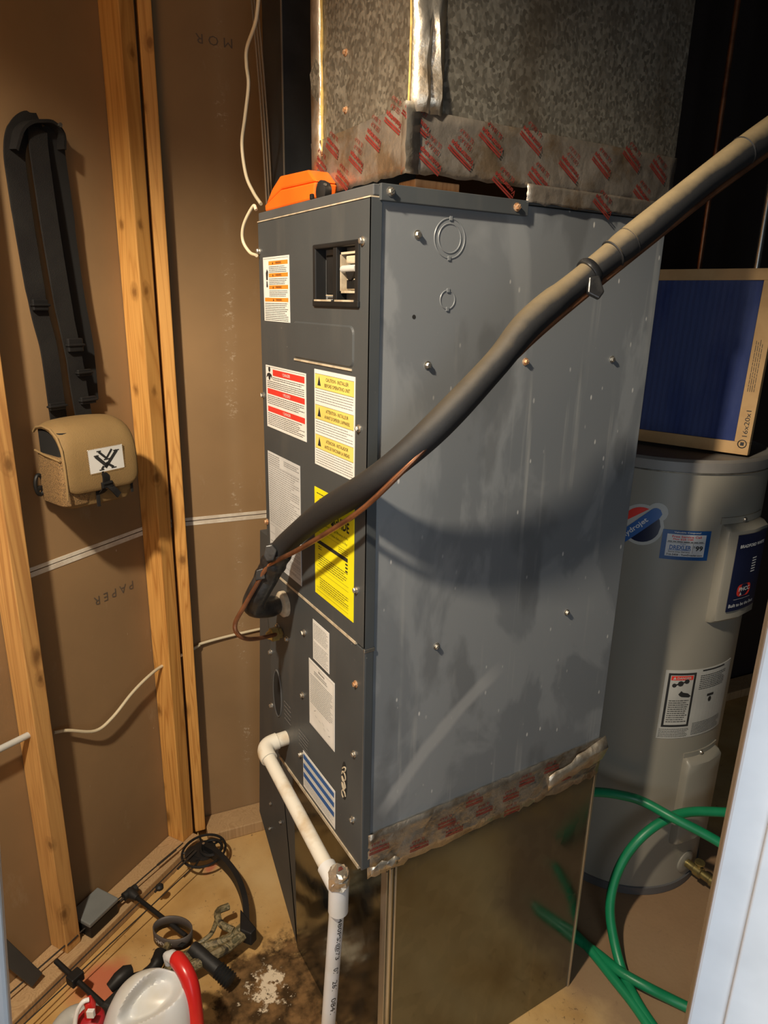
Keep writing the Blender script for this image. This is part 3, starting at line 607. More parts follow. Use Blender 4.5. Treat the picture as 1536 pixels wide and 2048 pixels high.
lines(mb, FR, -.09, -.058, 1.220, 1.212, .0035, .3, H, .006); lines(mb, FR, -.165, -.152, 1.198, 1.192, .004, .4, H, .008); [mb.rect(FR, -.066, v, -.058, v + .003, H) for v in (1.196, 1.190, 1.184)]
lines(mb, FR, -.165, -.058, 1.183, 1.163, .0042, .32, H, .008); lines(mb, FR, -.160, -.055, 1.141, 1.124, .0042, .32, H, .008); [mb.rect(FR, -.172, v, -.055, v + .0005, H) for v in (1.160, 1.152, 1.120, 1.114)]
mb.build('label_print', MAT['printk'], s)
s = sticker('notice_label', lpo, -.193, -.127, .967, 1.047, MAT['paper'], 'small white notice sticker', -.001)
mb = MB(); lines(mb, FR, -.189, -.131, 1.041, 1.010, .0032, .32, 0, .007); lines(mb, FR, -.189, -.131, 1.004, .972, .0032, .32, 0, .007); mb.build('label_print', MAT['printgrey'], s)
s = sticker('warranty_label', lpo, -.212, -.106, .819, .959, MAT['paper'], 'tall white sticker with a heading', -.001)
mb = MB(); add_text(mb, 'Warranty', FR, -.158, .949, height=.006, h=0.0004, bold=.02); lines(mb, FR, -.188, -.128, .943, .936, .004, .4, .0004, .007)
lines(mb, FR, -.205, -.113, .930, .868, .0042, .30, .0004, .008, ragged=.1)
for u_, v_ in ((-.19, .857), (-.185, .850), (-.17, .848), (-.155, .852), (-.15, .843), (-.135, .851), (-.13, .838)): mb.stroke(FR, (u_, v_), (u_ + .008, v_ + random.uniform(-.004, .006)), .0006, .0004)
for e in ((-.209, .822, -.109, .8224), (-.209, .955, -.109, .9554), (-.209, .822, -.2086, .955), (-.1094, .822, -.109, .955)): mb.rect(FR, e[0], e[1], e[2], e[3], .0004)
mb.build('label_print', MAT['printgrey'], s)
s = sticker('striped_label', lpo, -.245, -.104, .650, .735, MAT['paper'], 'white sticker with three blue stripes', -.001)
mb = MB(); [mb.rect(FR, -.242, v - .0115, -.107, v, .0004) for v in (.730, .7085, .687)]; mb.build('blue_stripe', MAT['lab_blue'], s)
mb = MB(); [lines(mb, FR, -.24, -.11, a, b, .003, .25, .0004, .008) for a, b in ((.717, .710), (.695, .689), (.673, .655))]; mb.build('label_print', MAT['printgrey'], s)

# ---------------------------------------------------------------- supply plenum above
PX, PY, PZ = .055, .292, 1.768
sp_ = empty('supply_plenum', (.3, .15, PZ), 'galvanised supply duct rising from the top of the cabinet', 'duct')
MB().box((PX, .001, PZ + .07), (D_ - .004, PY, 2.6), .001).build('duct_shell', MAT['galv'], sp_)
# the tape band flares a little and hangs just above the cabinet top
def wavy(F, u0, u1, v0, v1, h, n, amp, seed, vwob=.0):
    random.seed(seed); g = []
    for jv in range(7):
        row = []
        for i in range(n + 1):
            u = u0 + (u1 - u0) * i / n; v = v0 + (v1 - v0) * jv / 6
            if jv == 0: v += random.uniform(-vwob, vwob)
            row.append(F(u, v, h + random.uniform(0, amp)))
        g.append(row)
    random.seed(seed + 1); return g
PF = Frame((PX, 0, 0), (0, -1, 0), Z); PS = Frame((0, .001, 0), (1, 0, 0), Z)
MB().grid(wavy(PF, -PY, .001, PZ - .004, 1.846, .0015, 26, .002, 3, .002)).build('foil_tape', MAT['foil'], sp_, True, 'foil tape band with red print', solid=.0005)
MB().grid(wavy(PS, PX, D_ - .003, PZ - .002, 1.842, .0015, 40, .002, 4, .002)).build('foil_tape', MAT['foil'], sp_, True, 'foil tape band with red print', solid=.0005)
MB().grid(wavy(PS, .262, D_ - .003, ZT - .002, PZ + .004, .0035, 26, .0018, 5, .002)).build('foil_tape', MAT['foil'], sp_, True, 'lower foil strip sealing the joint', solid=.0005)
mb = MB(); mb.grid([[PF(-.012 + random.uniform(-.001, .001), z, .004) for z in [1.764 + k * .0085 for k in range(11)]], [V((PX - .007 + random.uniform(-.0015, .001), -.004 + random.uniform(-.002, .001), z)) for z in [1.764 + k * .0085 for k in range(11)]], [PS(PX + .014 + random.uniform(-.002, .002), z, .0045) for z in [1.764 + k * .0085 for k in range(11)]]])
mb.build('corner_foil', MAT['foil_bright'], sp_, True, 'bright creased foil at the corner', solid=.0006)
# bulging foil strip up the corner seam
zs = [1.838 + k * .02 for k in range(39)]; g = []
for k, z in enumerate(zs):
    b_ = .006 + .004 * math.sin(k * 1.7) + .003 * math.sin(k * .63)
    g.append([PS(PX - .001, z, -.0005), PS(PX + .010, z, .004 + b_ * .5), PS(PX + .019, z, .003 + b_), PS(PX + .030, z, .001 + b_ * .25), PS(PX + .040 + .004 * math.sin(k * .9), z, .004 + b_ * .6), PS(PX + .052, z, .0005)])
MB().grid(g).build('seam_foil', MAT['foil_bright'], sp_, True, 'crumpled foil strip up the duct corner', solid=.0006)
mb = MB(); mb.tube([V((PX - .001, .001, 1.845 + k * .03)) + V((random.uniform(-.0006, .0006), random.uniform(-.0006, .0006), 0)) for k in range(26)], .0016, 6); mb.build('fibre_edge', MAT['fibre'], sp_, True)
# torn liner edge on the far left of the front face
mb = MB(); mb.tube([PF(-.252 + random.uniform(-.0012, .0012) - .00012 * k, 1.822 + k * .022, .002) for k in range(34)], [.0022 + random.uniform(-.0008, .0008) for k in range(34)], 7); mb.build('fibre_edge', MAT['fibre'], sp_, True, 'yellow fibreglass liner showing at the sheet edge')
mb = MB(); mb.grid([[PF(-PY - .003 + random.uniform(-.001, .001), 1.80 + k * .03, .001) for k in range(27)], [PF(-.274, 1.80 + k * .03, .004 + .002 * math.sin(k)) for k in range(27)], [PF(-.256, 1.80 + k * .03, .002) for k in range(27)]]); mb.build('edge_foil', MAT['foil'], sp_, True, solid=.0005)
mb = MB(); mb.prism(PF, [(-.292, 1.945), (-.270, 1.963), (-.262, 1.952), (-.262, 1.900), (-.285, 1.915)], .003, .0045); mb.build('torn_flap', MAT['galv'], sp_)
for px, py in ((692, 105), (692, 220)):
    u, v = PF.uv(on_plane(px, py, (PX, 0, 0), (1, 0, 0))); screw(PF, u, v, 0, sp_, True, .8)
# red print on the tape: slanted blocks, upside down
def print_block(k):
    mb = MB(); F0 = Frame((0, 0, 0), (1, 0, 0), (0, 1, 0))
    add_text(mb, 'Venturetape', F0, 0, .004, width=.046, height=.0095, h=0, bold=.03)
    if k: add_text(mb, '1581A-P', F0, .004, -.0075, width=.026, height=.0065, h=0); add_text(mb, 'UL 181A-P', F0, .006, -.0165, width=.026, height=.006, h=0)
    mb.rect(F0, -.023, .0102, .023, .0126, 0); mb.rect(F0, -.023, .0136, .023, .0160, 0)
    if not k: add_text(mb, 'UL 181A-P', F0, .004, -.0075, width=.030, height=.0065, h=0, bold=.02)
    return mb.mesh('tape_print', MAT['tape_ink'])
PRN = [print_block(0), print_block(1)]
def tape_print(F, u, v, h, ang, parent, k=1, sc=1.0):
    a = math.radians(ang); U = F.u * math.cos(a) + F.v * math.sin(a); T = F.n.cross(U); p = F(u, v, h)
    mw = Matrix(((U.x * sc, T.x * sc, F.n.x, p.x), (U.y * sc, T.y * sc, F.n.y, p.y), (U.z * sc, T.z * sc, F.n.z, p.z), (0, 0, 0, 1))); return inst(PRN[k], 'tape_print', mw, parent)
for px, py, k in ((672, 285, 0), (755, 268, 1), (720, 312, 1), (648, 320, 0), (692, 350, 0), (795, 232, 1)):
    u, v = PF.uv(fx(px, py, PX)); tape_print(PF, u, v, .0042, 148, sp_, k, 1.0)
for px, py, k in ((860, 310, 1), (925, 300, 1), (835, 232, 1), (985, 275, 0), (1065, 272, 0), (1080, 352, 0), (1140, 330, 1), (1205, 322, 0), (1265, 310, 0), (1285, 385, 0), (1318, 335, 0), (1205, 405, 0), (1010, 362, 0)):
    u, v = PS.uv(sy(px, py, .001)); tape_print(PS, u, v, .0058 if py > 395 else .0042, 148, sp_, k, 1.0)

# dark duct standing further back, with wires beside it
dd = empty('return_duct', (.3, .72, 1.40), 'dark metal duct riser standing behind the supply duct', 'duct')
MB().box((.136, .60, 1.40), (.46, .70, 2.6), .001).build('duct_shell', MAT['duct'], dd)
MB().box((.1345, .5985, 1.40), (.1372, .6012, 2.6)).build('folded_edge', MAT['duct_edge'], dd, label='bright folded edge')
for i, (dx, lab) in enumerate(((0, 'leftmost of three thin brown wires dropping behind the cabinet'), (5.5, 'middle one of three thin brown wires dropping behind the cabinet'), (11, 'rightmost of three thin brown wires dropping behind the cabinet'))):
    P_ = [on_plane(px + dx, py, (0, .66, 0), (0, 1, 0)) for px, py in ((500, -30), (514, 120), (524, 250), (533, 400), (540, 520))]
    tag(MB().tube(spline(P_, 6), .0021, 8).build('thin_wire', MAT['cable_br'], None, True), lab, 'wire', 'thin wires behind the cabinet')

# ---------------------------------------------------------------- return plenum below
RX = .058
rp = empty('return_plenum', (.3, .2, 0), 'shiny galvanised return box the cabinet stands on', 'duct')
MB().box((RX, .004, 0), (D_ + .002, .432, ZB - .001), .0015).build('plenum_shell', MAT['galv_low'], rp)
RF = Frame((RX, 0, 0), (0, -1, 0), Z)
pts = [RF.uv(fx(px, py, RX)) for px, py in ((519, 1060), (518, 1622), (594, 1889))]
mb = MB(); mb.prism(RF, [(-.42, pts[0][1]), (pts[0][0] + .0, pts[0][1]), pts[1], (pts[2][0] + .002, .004), (-.4322, .004)][::-1], -.20, -.001, .001); wing = mb.build('side_boot', MAT['cab'], rp, label='grey painted duct boot flaring out to the left')
for px, py in ((542, 1607), (562, 1644), (540, 1657)):
    u, v = RF.uv(fx(px, py, RX)); screw(RF, u, v, 0, wing, False, .8)
mb = MB(); mb.tube([V((RX + .006, .0035, z)) for z in (.003, ZB - .04)], .0035, 8); mb.tube([V((RX + .016, .0025, z)) for z in (.003, ZB - .04)], .0022, 8); mb.build('corner_seam', MAT['galv_seam'], rp, True, 'rolled corner seam')
mb = MB(); mb.fbox(RF, -.026, -.006, .003, ZB - .05, -.001, .0012, .0005); mb.build('seam_flat', MAT['galv_seam'], rp)
mb = MB(); mb.box((D_ - .003, .001, 0), (D_ + .003, .005, ZB - .03), .001); mb.build('back_seam', MAT['galv_seam'], rp)
MB().fbox(RF, -.427, -.10, ZB - .045, ZB - .002, -.001, .0015).build('foil_strip', MAT['foil_low'], rp)
RS = Frame((0, .004, 0), (1, 0, 0), Z)
MB().grid(wavy(RS, .012, D_ + .004, .618, .712, .0015, 46, .0045, 11, .004)).build('foil_tape', MAT['foil_low'], rp, True, 'crumpled foil tape along the joint', solid=.0006)
g = []
random.seed(21)
for i in range(9):
    t_ = i / 8; u = .44 + .158 * t_; g.append([RS(u, .640 + .018 * t_ + random.uniform(-.004, .004) + .010 * k * (1 + t_), .006 + .012 * t_ * (k % 3) / 2 + random.uniform(0, .004)) for k in range(4)])
MB().grid(g).build('torn_foil', MAT['foil_bright'], rp, True, 'torn bright foil flap at the far end', solid=.0006)
g = [[RS(.014 + .06 * i / 7, .628 + .006 * k + random.uniform(-.003, .003), .006 + random.uniform(0, .008)) for k in range(4)] for i in range(8)]
MB().grid(g).build('torn_foil', MAT['foil_bright'], rp, True, 'creased foil end at the near corner', solid=.0006)
for px, py, k in ((755, 1685, 0), (835, 1680, 0), (890, 1635, 0), (905, 1650, 0), (965, 1610, 0), (945, 1592, 0), (1018, 1582, 0), (1050, 1552, 0), (1100, 1520, 0), (1125, 1545, 0), (1020, 1610, 0), (1160, 1513, 0)):
    u, v = RS.uv(sy(px, py, .004)); tape_print(RS, u, min(max(v, .632), .698), .0075, 178, rp, k, .9)

# ---------------------------------------------------------------- insulated suction line and bare liquid line
def PD(*l): return [at_d(px, py, d) for px, py, d in l]
sl = empty('suction_line', at_d(520, 1200, 1.27), 'thick black foam insulated pipe slanting across the cabinet', 'pipe')
path = PD((545, 1128, 1.235), (575, 1085, 1.205), (640, 1030, 1.09), (745, 962, .965), (860, 866, .93), (985, 735, .925), (1060, 645, .93), (1165, 557, .94), (1290, 458, .95), (1420, 352, .96), (1560, 250, .98), (1750, 110, 1.01))
pl = spline(path, 8); rr = []
for i in range(len(pl)):
    t_ = i / (len(pl) - 1); r = .0196 + .0010 * math.sin(t_ * 37)
    if t_ > .60: r -= .0012
    if t_ > .69: r += .0015
    if t_ < .06: r = .017 + .0035 * (t_ / .06)
    rr.append(r)
MB().tube(pl, rr, 28).build('foam_sleeve', MAT['foam'], sl, True)
low = spline(PD((553, 1118, 1.235), (536, 1150, 1.245), (515, 1188, 1.255), (508, 1210, 1.275), (530, 1214, 1.32), (572, 1207, 1.40)), 6)
MB().tube(low, [.0205, .0205, .021, .021] + [.021] * (len(low) - 8) + [.018] * 4, 20).build('elbow_sleeve', MAT['btape'], sl, True)
for (px, py, d), (qx, qy, q), r in (((560, 1102, 1.22), (531, 1156, 1.248), .0228), ((548, 1125, 1.235), (527, 1165, 1.25), .0212)):
    mb = MB(); a = at_d(px, py, d); b = at_d(qx, qy, q); n_ = 12
    mb.tube([a.lerp(b, k / n_) for k in range(n_ + 1)], [r + random.uniform(-.0016, .0016) for k in range(n_ + 1)], 18); mb.build('tape_wrap', MAT['btape'], sl, True)
mb = MB(); c = at_d(541, 1105, 1.20); mb.prism(Frame(c, CR, CU), [(-.012, -.006), (-.008, .012), (.004, .014), (.012, .004), (.006, -.014), (-.006, -.016)], -.008, .006, .002); mb.build('tape_tail', MAT['btape'], sl)
mb = MB(); c = at_d(520, 1150, 1.22); mb.prism(Frame(c, CR, CU), [(-.008, -.010), (-.006, .008), (.006, .012), (.010, -.006)], -.004, .004, .001); mb.build('tape_tail', MAT['btape'], sl)
fh = fx(570, 1207); mb = MB(); mb.lathe(V((-.012, fh.y, fh.z)), (1, 0, 0), [(.021, 0), (.026, .004), (.026, .0125)], 20); mb.build('putty_collar', MAT['dust'], sl, True)
def along(px): return min(pl, key=lambda p: abs((768 + FPX * (p - CAM).dot(CR) / (p - CAM).dot(CF)) - px))
for px, wdt, rad in ((1180, .010, .0206), (1228, .004, .0200), (1255, .004, .0200), (1478, .004, .0203)):
    i = min(range(len(pl)), key=lambda k: (pl[k] - along(px)).length); d = (pl[i + 1] - pl[i - 1]).normalized(); mb = MB()
    mb.tube([pl[i] + d * (wdt * k / 3 - wdt / 2) for k in range(4)], [rad, rad + .0012, rad + .0008, rad - .001], 24); mb.build('tape_ring' if wdt > .005 else 'sleeve_joint', MAT['btape'] if wdt > .005 else MAT['foam'], sl, True)
c = at_d(1192, 578, .925); mb = MB(); mb.prism(Frame(c, CR, CU), [(-.012, -.006), (-.010, .016), (.004, .018), (.011, -.004), (.004, -.014)], -.006, .003, .002); mb.build('tape_tail', MAT['btape'], sl)

ll = empty('liquid_line', fx(560, 1265), 'thin bare copper pipe sagging under the black insulated pipe', 'pipe')
cp = PD((566, 1266, 1.40), (548, 1270, 1.38), (515, 1277, 1.33), (490, 1277, 1.275), (473, 1265, 1.25), (471, 1245, 1.245), (487, 1215, 1.235), (510, 1175, 1.225), (534, 1135, 1.215), (560, 1118, 1.20), (590, 1103, 1.15), (650, 1068, 1.06), (720, 1022, .975), (790, 957, .935), (860, 885, .92), (920, 815, .915), (968, 770, .918), (1010, 734, .925), (1080, 668, .93), (1170, 592, .94), (1290, 495, .95), (1420, 392, .96), (1560, 290, .98), (1750, 150, 1.01))
MB().tube(spline(cp, 6), .0042, 12).build('copper_tube', MAT['copper'], ll, True)
b_ = fx(563, 1265); mb = MB(); mb.lathe(V((-.024, b_.y, b_.z)), (1, 0, 0), [(.007, -.008), (.011, 0), (.0145, .001), (.0145, .015), (.011, .017), (.011, .023)], 6); mb.build('brass_nut', MAT['brass'], ll)

# ---------------------------------------------------------------- condensate drain
dp = empty('condensate_drain', (-.05, .06, 0), 'dirty white plastic drain pipe with an elbow running down to the floor', 'pipe')
R_ = .0134; e0 = V((.0, .330, .712)); e1 = V((-.052, .331, .706)); tt = V((-.052, -.012, .640))
mb = MB(); arc = [e0 + V((.006, 0, 0)), V((-.020, .331, .711)), V((-.036, .331, .709)), V((-.046, .326, .707)), V((-.052, .314, .704)), V((-.052, .296, .6995))]
mb.tube([arc[0], arc[1]], .0150, 20); mb.build('stub', MAT['pvc'], dp, True)
MB().tube(spline(arc[1:], 6), .0172, 22).build('elbow', MAT['pvc'], dp, True)
MB().tube([V((-.052, .305, .702)), tt + V((0, .022, .004))], R_, 22).build('sloping_pipe', MAT['pvc'], dp, True)
tee = MB().tube([tt + V((0, .046, .009)), tt + V((0, .006, .001))], .0168, 22).tube([tt + V((0, -.002, .030)), tt + V((0, .001, -.048))], .0175, 22).build('tee', MAT['pvc_white'], dp, True)
foot = V((-.052, .060, 0))
MB().tube([tt + (foot - tt).normalized() * .03, foot], R_, 32).build('down_pipe', MAT['pvc_white'], dp, True)
random.seed(5)
n_ = 18; rings = []
for k, (z, r) in enumerate(((.012, .0182), (.020, .0188), (.028, .0184), (.034, .0180), (.039, .0172), (.042, .0140))):
    rings.append([tt + V(((r + random.uniform(-.0024, .0018)) * math.cos(2 * math.pi * i / n_), -.002 + (r + random.uniform(-.0024, .0018)) * math.sin(2 * math.pi * i / n_), z + random.uniform(-.003, .003))) for i in range(n_)])
MB().loft(rings).build('foil_cap', MAT['foil_bright'], dp, False, 'crumpled foil over the open tee')
mb = MB(); Fc = Frame(tt + V((0, -.002, .0435)), (1, 0, 0), (0, 1, 0)); [mb.stroke(Fc, (-.004, -.004 + .0025 * k), (.006, -.003 + .0025 * k), .0015, .0006) for k in range(3)]; mb.build('red_print', MAT['tape_ink'], dp)
# writing down the pipe, wrapped on it
ax = (foot - tt).normalized(); toC = (CAM - tt); toC = (toC - ax * toC.dot(ax)).normalized(); sd_ = ax.cross(toC)
class PipeSkin:
    def __init__(s, ang): s.a = ang
    def __call__(s, u, v, h=0):
        th = s.a - v / R_; return tt + ax * u + (toC * math.cos(th) + sd_ * math.sin(th)) * (R_ + .0004)
mb = MB(); sk_ = PipeSkin(-.50 if sd_.dot(CR) < 0 else .50)
add_text(mb, '480PSI@73', sk_, .058, 0, width=.105, height=.0105, center=False, h=0); add_text(mb, '07', sk_, .185, 0, width=.018, height=.0095, center=False); add_text(mb, '261', sk_, .220, 0, width=.026, height=.0095, center=False); add_text(mb, '0841', sk_, .268, 0, width=.045, height=.0095, center=False)
mb.build('pipe_print', MAT['printk'], dp)

# ---------------------------------------------------------------- things on top of the cabinet
oc_ = empty('tool_case', (.045, .36, ZT), 'orange plastic case lying on top of the cabinet at its left corner', 'tool case')
K = Frame((.018, 0, ZT), (0, -1, 0), Z)
def case(mb, pts, h0, h1, bev): return mb.prism(K, pts, h0, h1, bev)
prof = [(-.392, .008), (-.395, .016), (-.365, .036), (-.330, .046), (-.27, .040), (-.245, .024), (-.242, .008)]
case(MB(), [(-.400, .002), (-.402, .013), (-.33, .030), (-.196, .026), (-.202, .002)], -.033, .006, .003).build('lower_shell', MAT['orange'], oc_)
case(MB(), [(-.402, .0138), (-.372, .036), (-.335, .052), (-.225, .047), (-.196, .0268), (-.33, .0308)], -.033, .004, .003).build('upper_shell', MAT['orange'], oc_)
mb = MB(); mb.lathe(K(-.176, .010, .006), K.n, [(.014, -.012), (.016, -.006), (.016, 0), (.010, .003)], 20); mb.build('winder_wheel', MAT['black'], oc_, True); MB().tube([K(-.186, .022, .005), K(-.160, .018, .005)], .002, 6).build('winder_arm', MAT['screw'], oc_, True)
MB().fbox(K, -.209, -.201, .002, .010, .004, .009, .001).build('latch', MAT['black'], oc_)
tag(MB().box((.075, .012, ZT + .0005), (.150, .055, ZT + .014), .0015).build('wood_scrap', MAT['scrap']), 'small brown wood block in the gap under the supply duct', 'wood block')

# thermostat cable
P_ = [on_plane(px, py, (.03, 0, 0), (1, 0, 0)) for px, py in ((520, -40), (512, 40), (494, 95), (493, 130), (497, 170), (490, 235), (484, 290), (492, 350), (507, 385), (522, 408))]
tag(MB().tube(spline(P_, 8), .0033, 10).build('thermostat_cable', MAT['cable'], None, True), 'wavy beige cable hanging from above down to the orange case', 'cable')
P_ = [V((-.004, .402, 1.752)), on_plane(507, 412, (-.006, 0, 0), (1, 0, 0)), on_plane(492, 438, (-.012, 0, 0), (1, 0, 0)), on_plane(485, 462, (-.014, 0, 0), (1, 0, 0)), on_plane(487, 485, (-.012, 0, 0), (1, 0, 0)), on_plane(500, 505, (-.008, 0, 0), (1, 0, 0)), V((-.007, .399, 1.676))]
tag(MB().tube(spline(P_, 8), .0030, 10).build('cable_loop', MAT['cable'], None, True), 'short beige cable loop at the upper left corner of the cabinet', 'cable')

# ---------------------------------------------------------------- hanging pouch
bag = empty('pouch', LW(-.26, 1.17, .06), 'tan hunting pouch with black straps hanging on the left wall', 'pouch')
def ring(u0, u1, h0, h1, v, r=.018, n=4):
    pts = []
    for cx, cy, a0 in ((u1 - r, h1 - r, 0), (u0 + r, h1 - r, 90), (u0 + r, h0 + r, 180), (u1 - r, h0 + r, 270)):
        for k in range(n + 1):
            a = math.radians(a0 + 90 * k / n); pts.append(BG(cx + r * math.cos(a), v, cy + r * math.sin(a)))
    return pts
UA, UB = -.352, -.192
CT, ST = math.cos(math.radians(12)), math.sin(math.radians(12))
class Turned:                                               # the pouch hangs turned a little towards the doorway
    u = LW.u * CT + LW.n * ST; v = Z
    def __call__(s, u, v, h=0):
        x, y = u - UA, h - .012; return LW(-.357 + x * CT - y * ST, v, .015 + x * ST + y * CT)
BG = Turned()
rings = [ring(UA + .018, UB - .018, .028, .098, 1.163), ring(UA + .006, UB - .006, .016, .112, 1.170), ring(UA, UB, .012, .118, 1.19), ring(UA, UB, .012, .118, 1.25), ring(UA + .004, UB - .004, .012, .112, 1.31), ring(UA + .01, UB - .01, .016, .10, 1.325)]
MB().loft(rings).build('body', MAT['tan'], bag, True)
rings = [ring(UA + .002, UA + .06, .016, .112, v, .014) for v in (1.26, 1.29, 1.315, 1.330)]
MB().loft(rings).build('side_lining', MAT['web2'], bag, True)
rings = [ring(UA + .01, UA + .055, .030, .098, 1.166, .016), ring(UA - .004, UA + .06, .014, .116, 1.176, .018), ring(UA - .006, UA + .064, .012, .122, 1.20, .018), ring(UA - .005, UA + .060, .010, .122, 1.25, .018), ring(UA - .003, UA + .060, .012, .120, 1.280, .018)]
MB().loft(rings).build('mesh_pocket', MAT['mesh'], bag, True, 'brown mesh side pocket')
MB().tube([BG(UA - .004, 1.284, .016), BG(UA - .005, 1.279, .06), BG(UA - .003, 1.274, .116)], .0025, 8).build('pocket_hem', MAT['tan_edge'], bag, True)
# the flap: one curved sheet from the back over the top and down the front
prof = [(.016, 1.330), (.03, 1.341), (.058, 1.346), (.088, 1.342), (.112, 1.328), (.126, 1.304), (.130, 1.275), (.131, 1.245), (.131, 1.22), (.129, 1.200)]
g = []
nu = 14
for i in range(nu + 1):
    f = i / nu; u = UA - .004 + (UB - UA + .010) * f; row = []
    for k, (h, v) in enumerate(prof):
        t_ = k / (len(prof) - 1); edge = min(f, 1 - f); sag = .006 * math.sin(f * math.pi)
        vv = v + (sag if k < 5 else 0) - (.010 * max(0, 1 - edge / .12) if k < 6 else 0) * (1 if k > 0 else .5)
        hh = h - (.004 * max(0, 1 - edge / .08)) * (1 if k >= 3 else .2)
        if k >= 7: vv += (.016 * max(0, 1 - edge / .14) ** 2) * (k - 6) / 3
        row.append(BG(u, vv, hh))
    g.append(row)
flap = MB().grid(g).build('flap', MAT['tan'], bag, True, solid=.006, sub=1)
MB().tube([BG(UA - .003, v - .006, h + .001) for h, v in prof], .0028, 8).build('flap_piping', MAT['tan_edge'], flap, True)
MB().tube([BG(UA + .004 + .016 * k, 1.297 + .002 * k, .1215 + .0005 * k) for k in range(3)], .002, 6).build('flap_fold', MAT['tan_edge'], flap, True)
MB().tube([BG(UB - .042 + .016 * k, 1.292 + .007 * k, .1245 - .002 * k) for k in range(3)], .0035, 6).build('flap_fold', MAT['tan_edge'], flap, True)
bgn = BG.u.cross(Z); pb = on_plane(180, 949, BG(UA, 0, .1325), bgn)
PT = Frame(pb, BG.u + Z * .03, Z - BG.u * .03)
patch = MB().fbox(PT, 0, .080, 0, .052, 0, .0022, .0006).build('logo_patch', MAT['patch'], bag, label='white patch with a black logo')
mb = MB(); a_ = lambda x, y: (x * .080, y * .052)
for p, q, tk in (((.20, .70), (.50, .20), .0075), ((.82, .80), (.44, .16), .0070), ((.30, .86), (.50, .54), .0050), ((.50, .54), (.68, .88), .0045), ((.42, .50), (.60, .50), .003), ((.47, .36), (.68, .12), .0052), ((.40, .24), (.33, .12), .0050)):
    mb.stroke(PT, a_(*p), a_(*q), tk, .0026)
for (x0, x1, y) in ((.15, .29, .71), (.72, .89, .80), (.24, .37, .88), (.26, .40, .10), (.61, .76, .10)): mb.rect(PT, x0 * .080, y * .052 - .0012, x1 * .080, y * .052 + .0012, .0027)
mb.build('logo', MAT['printk'], patch)
mb = MB()
for k in range(21): mb.fbox(PT, .002 + k * .0036, .0035 + k * .0036, -.002, .0005, .0005, .0026); mb.fbox(PT, .002 + k * .0036, .0035 + k * .0036, .0515, .054, .0005, .0026)
for k in range(14): mb.fbox(PT, -.002, .0005, .002 + k * .0036, .0035 + k * .0036, .0005, .0026); mb.fbox(PT, .0795, .082, .002 + k * .0036, .0035 + k * .0036, .0005, .0026)
mb.build('stitching', MAT['tan_edge'], patch)
def ribbon(name, pts, width, thick, mat, parent, wdir=None, label=None):
    P = spline(pts, 6); mbb = MB(); rings = []
    for i, p in enumerate(P):
        t_ = (P[min(i + 1, len(P) - 1)] - P[max(i - 1, 0)]).normalized(); wd = V(wdir or LW.u); wd = (wd - t_ * wd.dot(t_)).normalized(); n = t_.cross(wd)
        wk = width[min(len(width) - 1, int(i / max(1, len(P) - 1) * (len(width) - 1) + .5))] if isinstance(width, list) else width
        rings.append([p + wd * wk / 2 + n * thick / 2, p - wd * wk / 2 + n * thick / 2, p - wd * wk / 2 - n * thick / 2, p + wd * wk / 2 - n * thick / 2])
    mbb.loft(rings); return mbb.build(name, mat, parent, True, label)
def L_(px, py, h): return lw(px, py, h)
ribbon('strap', [L_(118, 842, .03), L_(112, 800, .035), L_(98, 700, .030), L_(78, 620, .03), L_(53, 480, .028), L_(36, 370, .028), L_(29, 310, .026), L_(35, 270, .022), L_(55, 247, .018), L_(80, 246, .016)], [.040, .040, .040, .043, .044, .044, .042, .036], .004, MAT['web'], bag)
ribbon('strap', [L_(168, 836, .045), L_(158, 780, .045), L_(148, 715, .045), L_(128, 620, .045), L_(104, 480, .045), L_(86, 360, .042), L_(76, 285, .036), L_(74, 256, .030)], [.042, .042, .040, .042, .042, .042, .042], .004, MAT['web'], bag)
ribbon('strap', [L_(182, 800, .022), L_(172, 700, .022), L_(150, 580, .022), L_(130, 440, .022), L_(114, 330, .022), L_(106, 275, .020), L_(92, 250, .018)], [.040, .042, .046, .046], .004, MAT['web2'], bag)
ribbon('strap_pad', [L_(24, 300, .032), L_(36, 262, .034), L_(54, 246, .034), L_(76, 243, .032), L_(98, 246, .030), L_(118, 268, .028), L_(120, 300, .028)], .030, .006, MAT['web'], bag, wdir=LW.n)
for (px, py, h, wd_, hh) in ((80, 610, .038, .036, .022), (150, 690, .052, .038, .028), (114, 812, .042, .040, .016), (176, 800, .052, .040, .016), (168, 745, .052, .036, .014)):
    p = L_(px, py, h); u, v = LW.uv(p); mb = MB(); mb.fbox(LW, u - wd_ / 2, u + wd_ / 2, v - hh / 2, v + hh / 2, h - .004, h + .004, .002); mb.fbox(LW, u - wd_ / 2 - .003, u + wd_ / 2 + .003, v - .0025, v + .0025, h - .005, h + .007, .002); mb.build('strap_buckle', MAT['black'], bag)
ribbon('closure_strap', [PT(.034, .001, 0), PT(.034, -.018, .002), PT(.030, -.040, -.004), PT(.020, -.062, -.030)], .018, .003, MAT['web'], bag)
mb = MB(); mb.fbox(PT, .021, .047, -.036, -.022, -.001, .006, .002); mb.fbox(PT, .024, .044, -.027, -.024, .005, .0085, .001); mb.build('closure_buckle', MAT['black'], bag)
ribbon('strap_tail', [PT(.036, -.030, .003), PT(.046, -.042, .006), PT(.058, -.058, .004)], .014, .003, MAT['web'], bag)
MB().fbox(Frame(BG(UA, 0, .1205), BG.u, Z), .064, .072, 1.164, 1.20, 0, .0025, .0008).build('web_trim', MAT['web'], bag); MB().fbox(Frame(BG(UA, 0, .1195), BG.u, Z), .148, .154, 1.18, 1.215, 0, .002, .0008).build('web_trim', MAT['web'], bag)
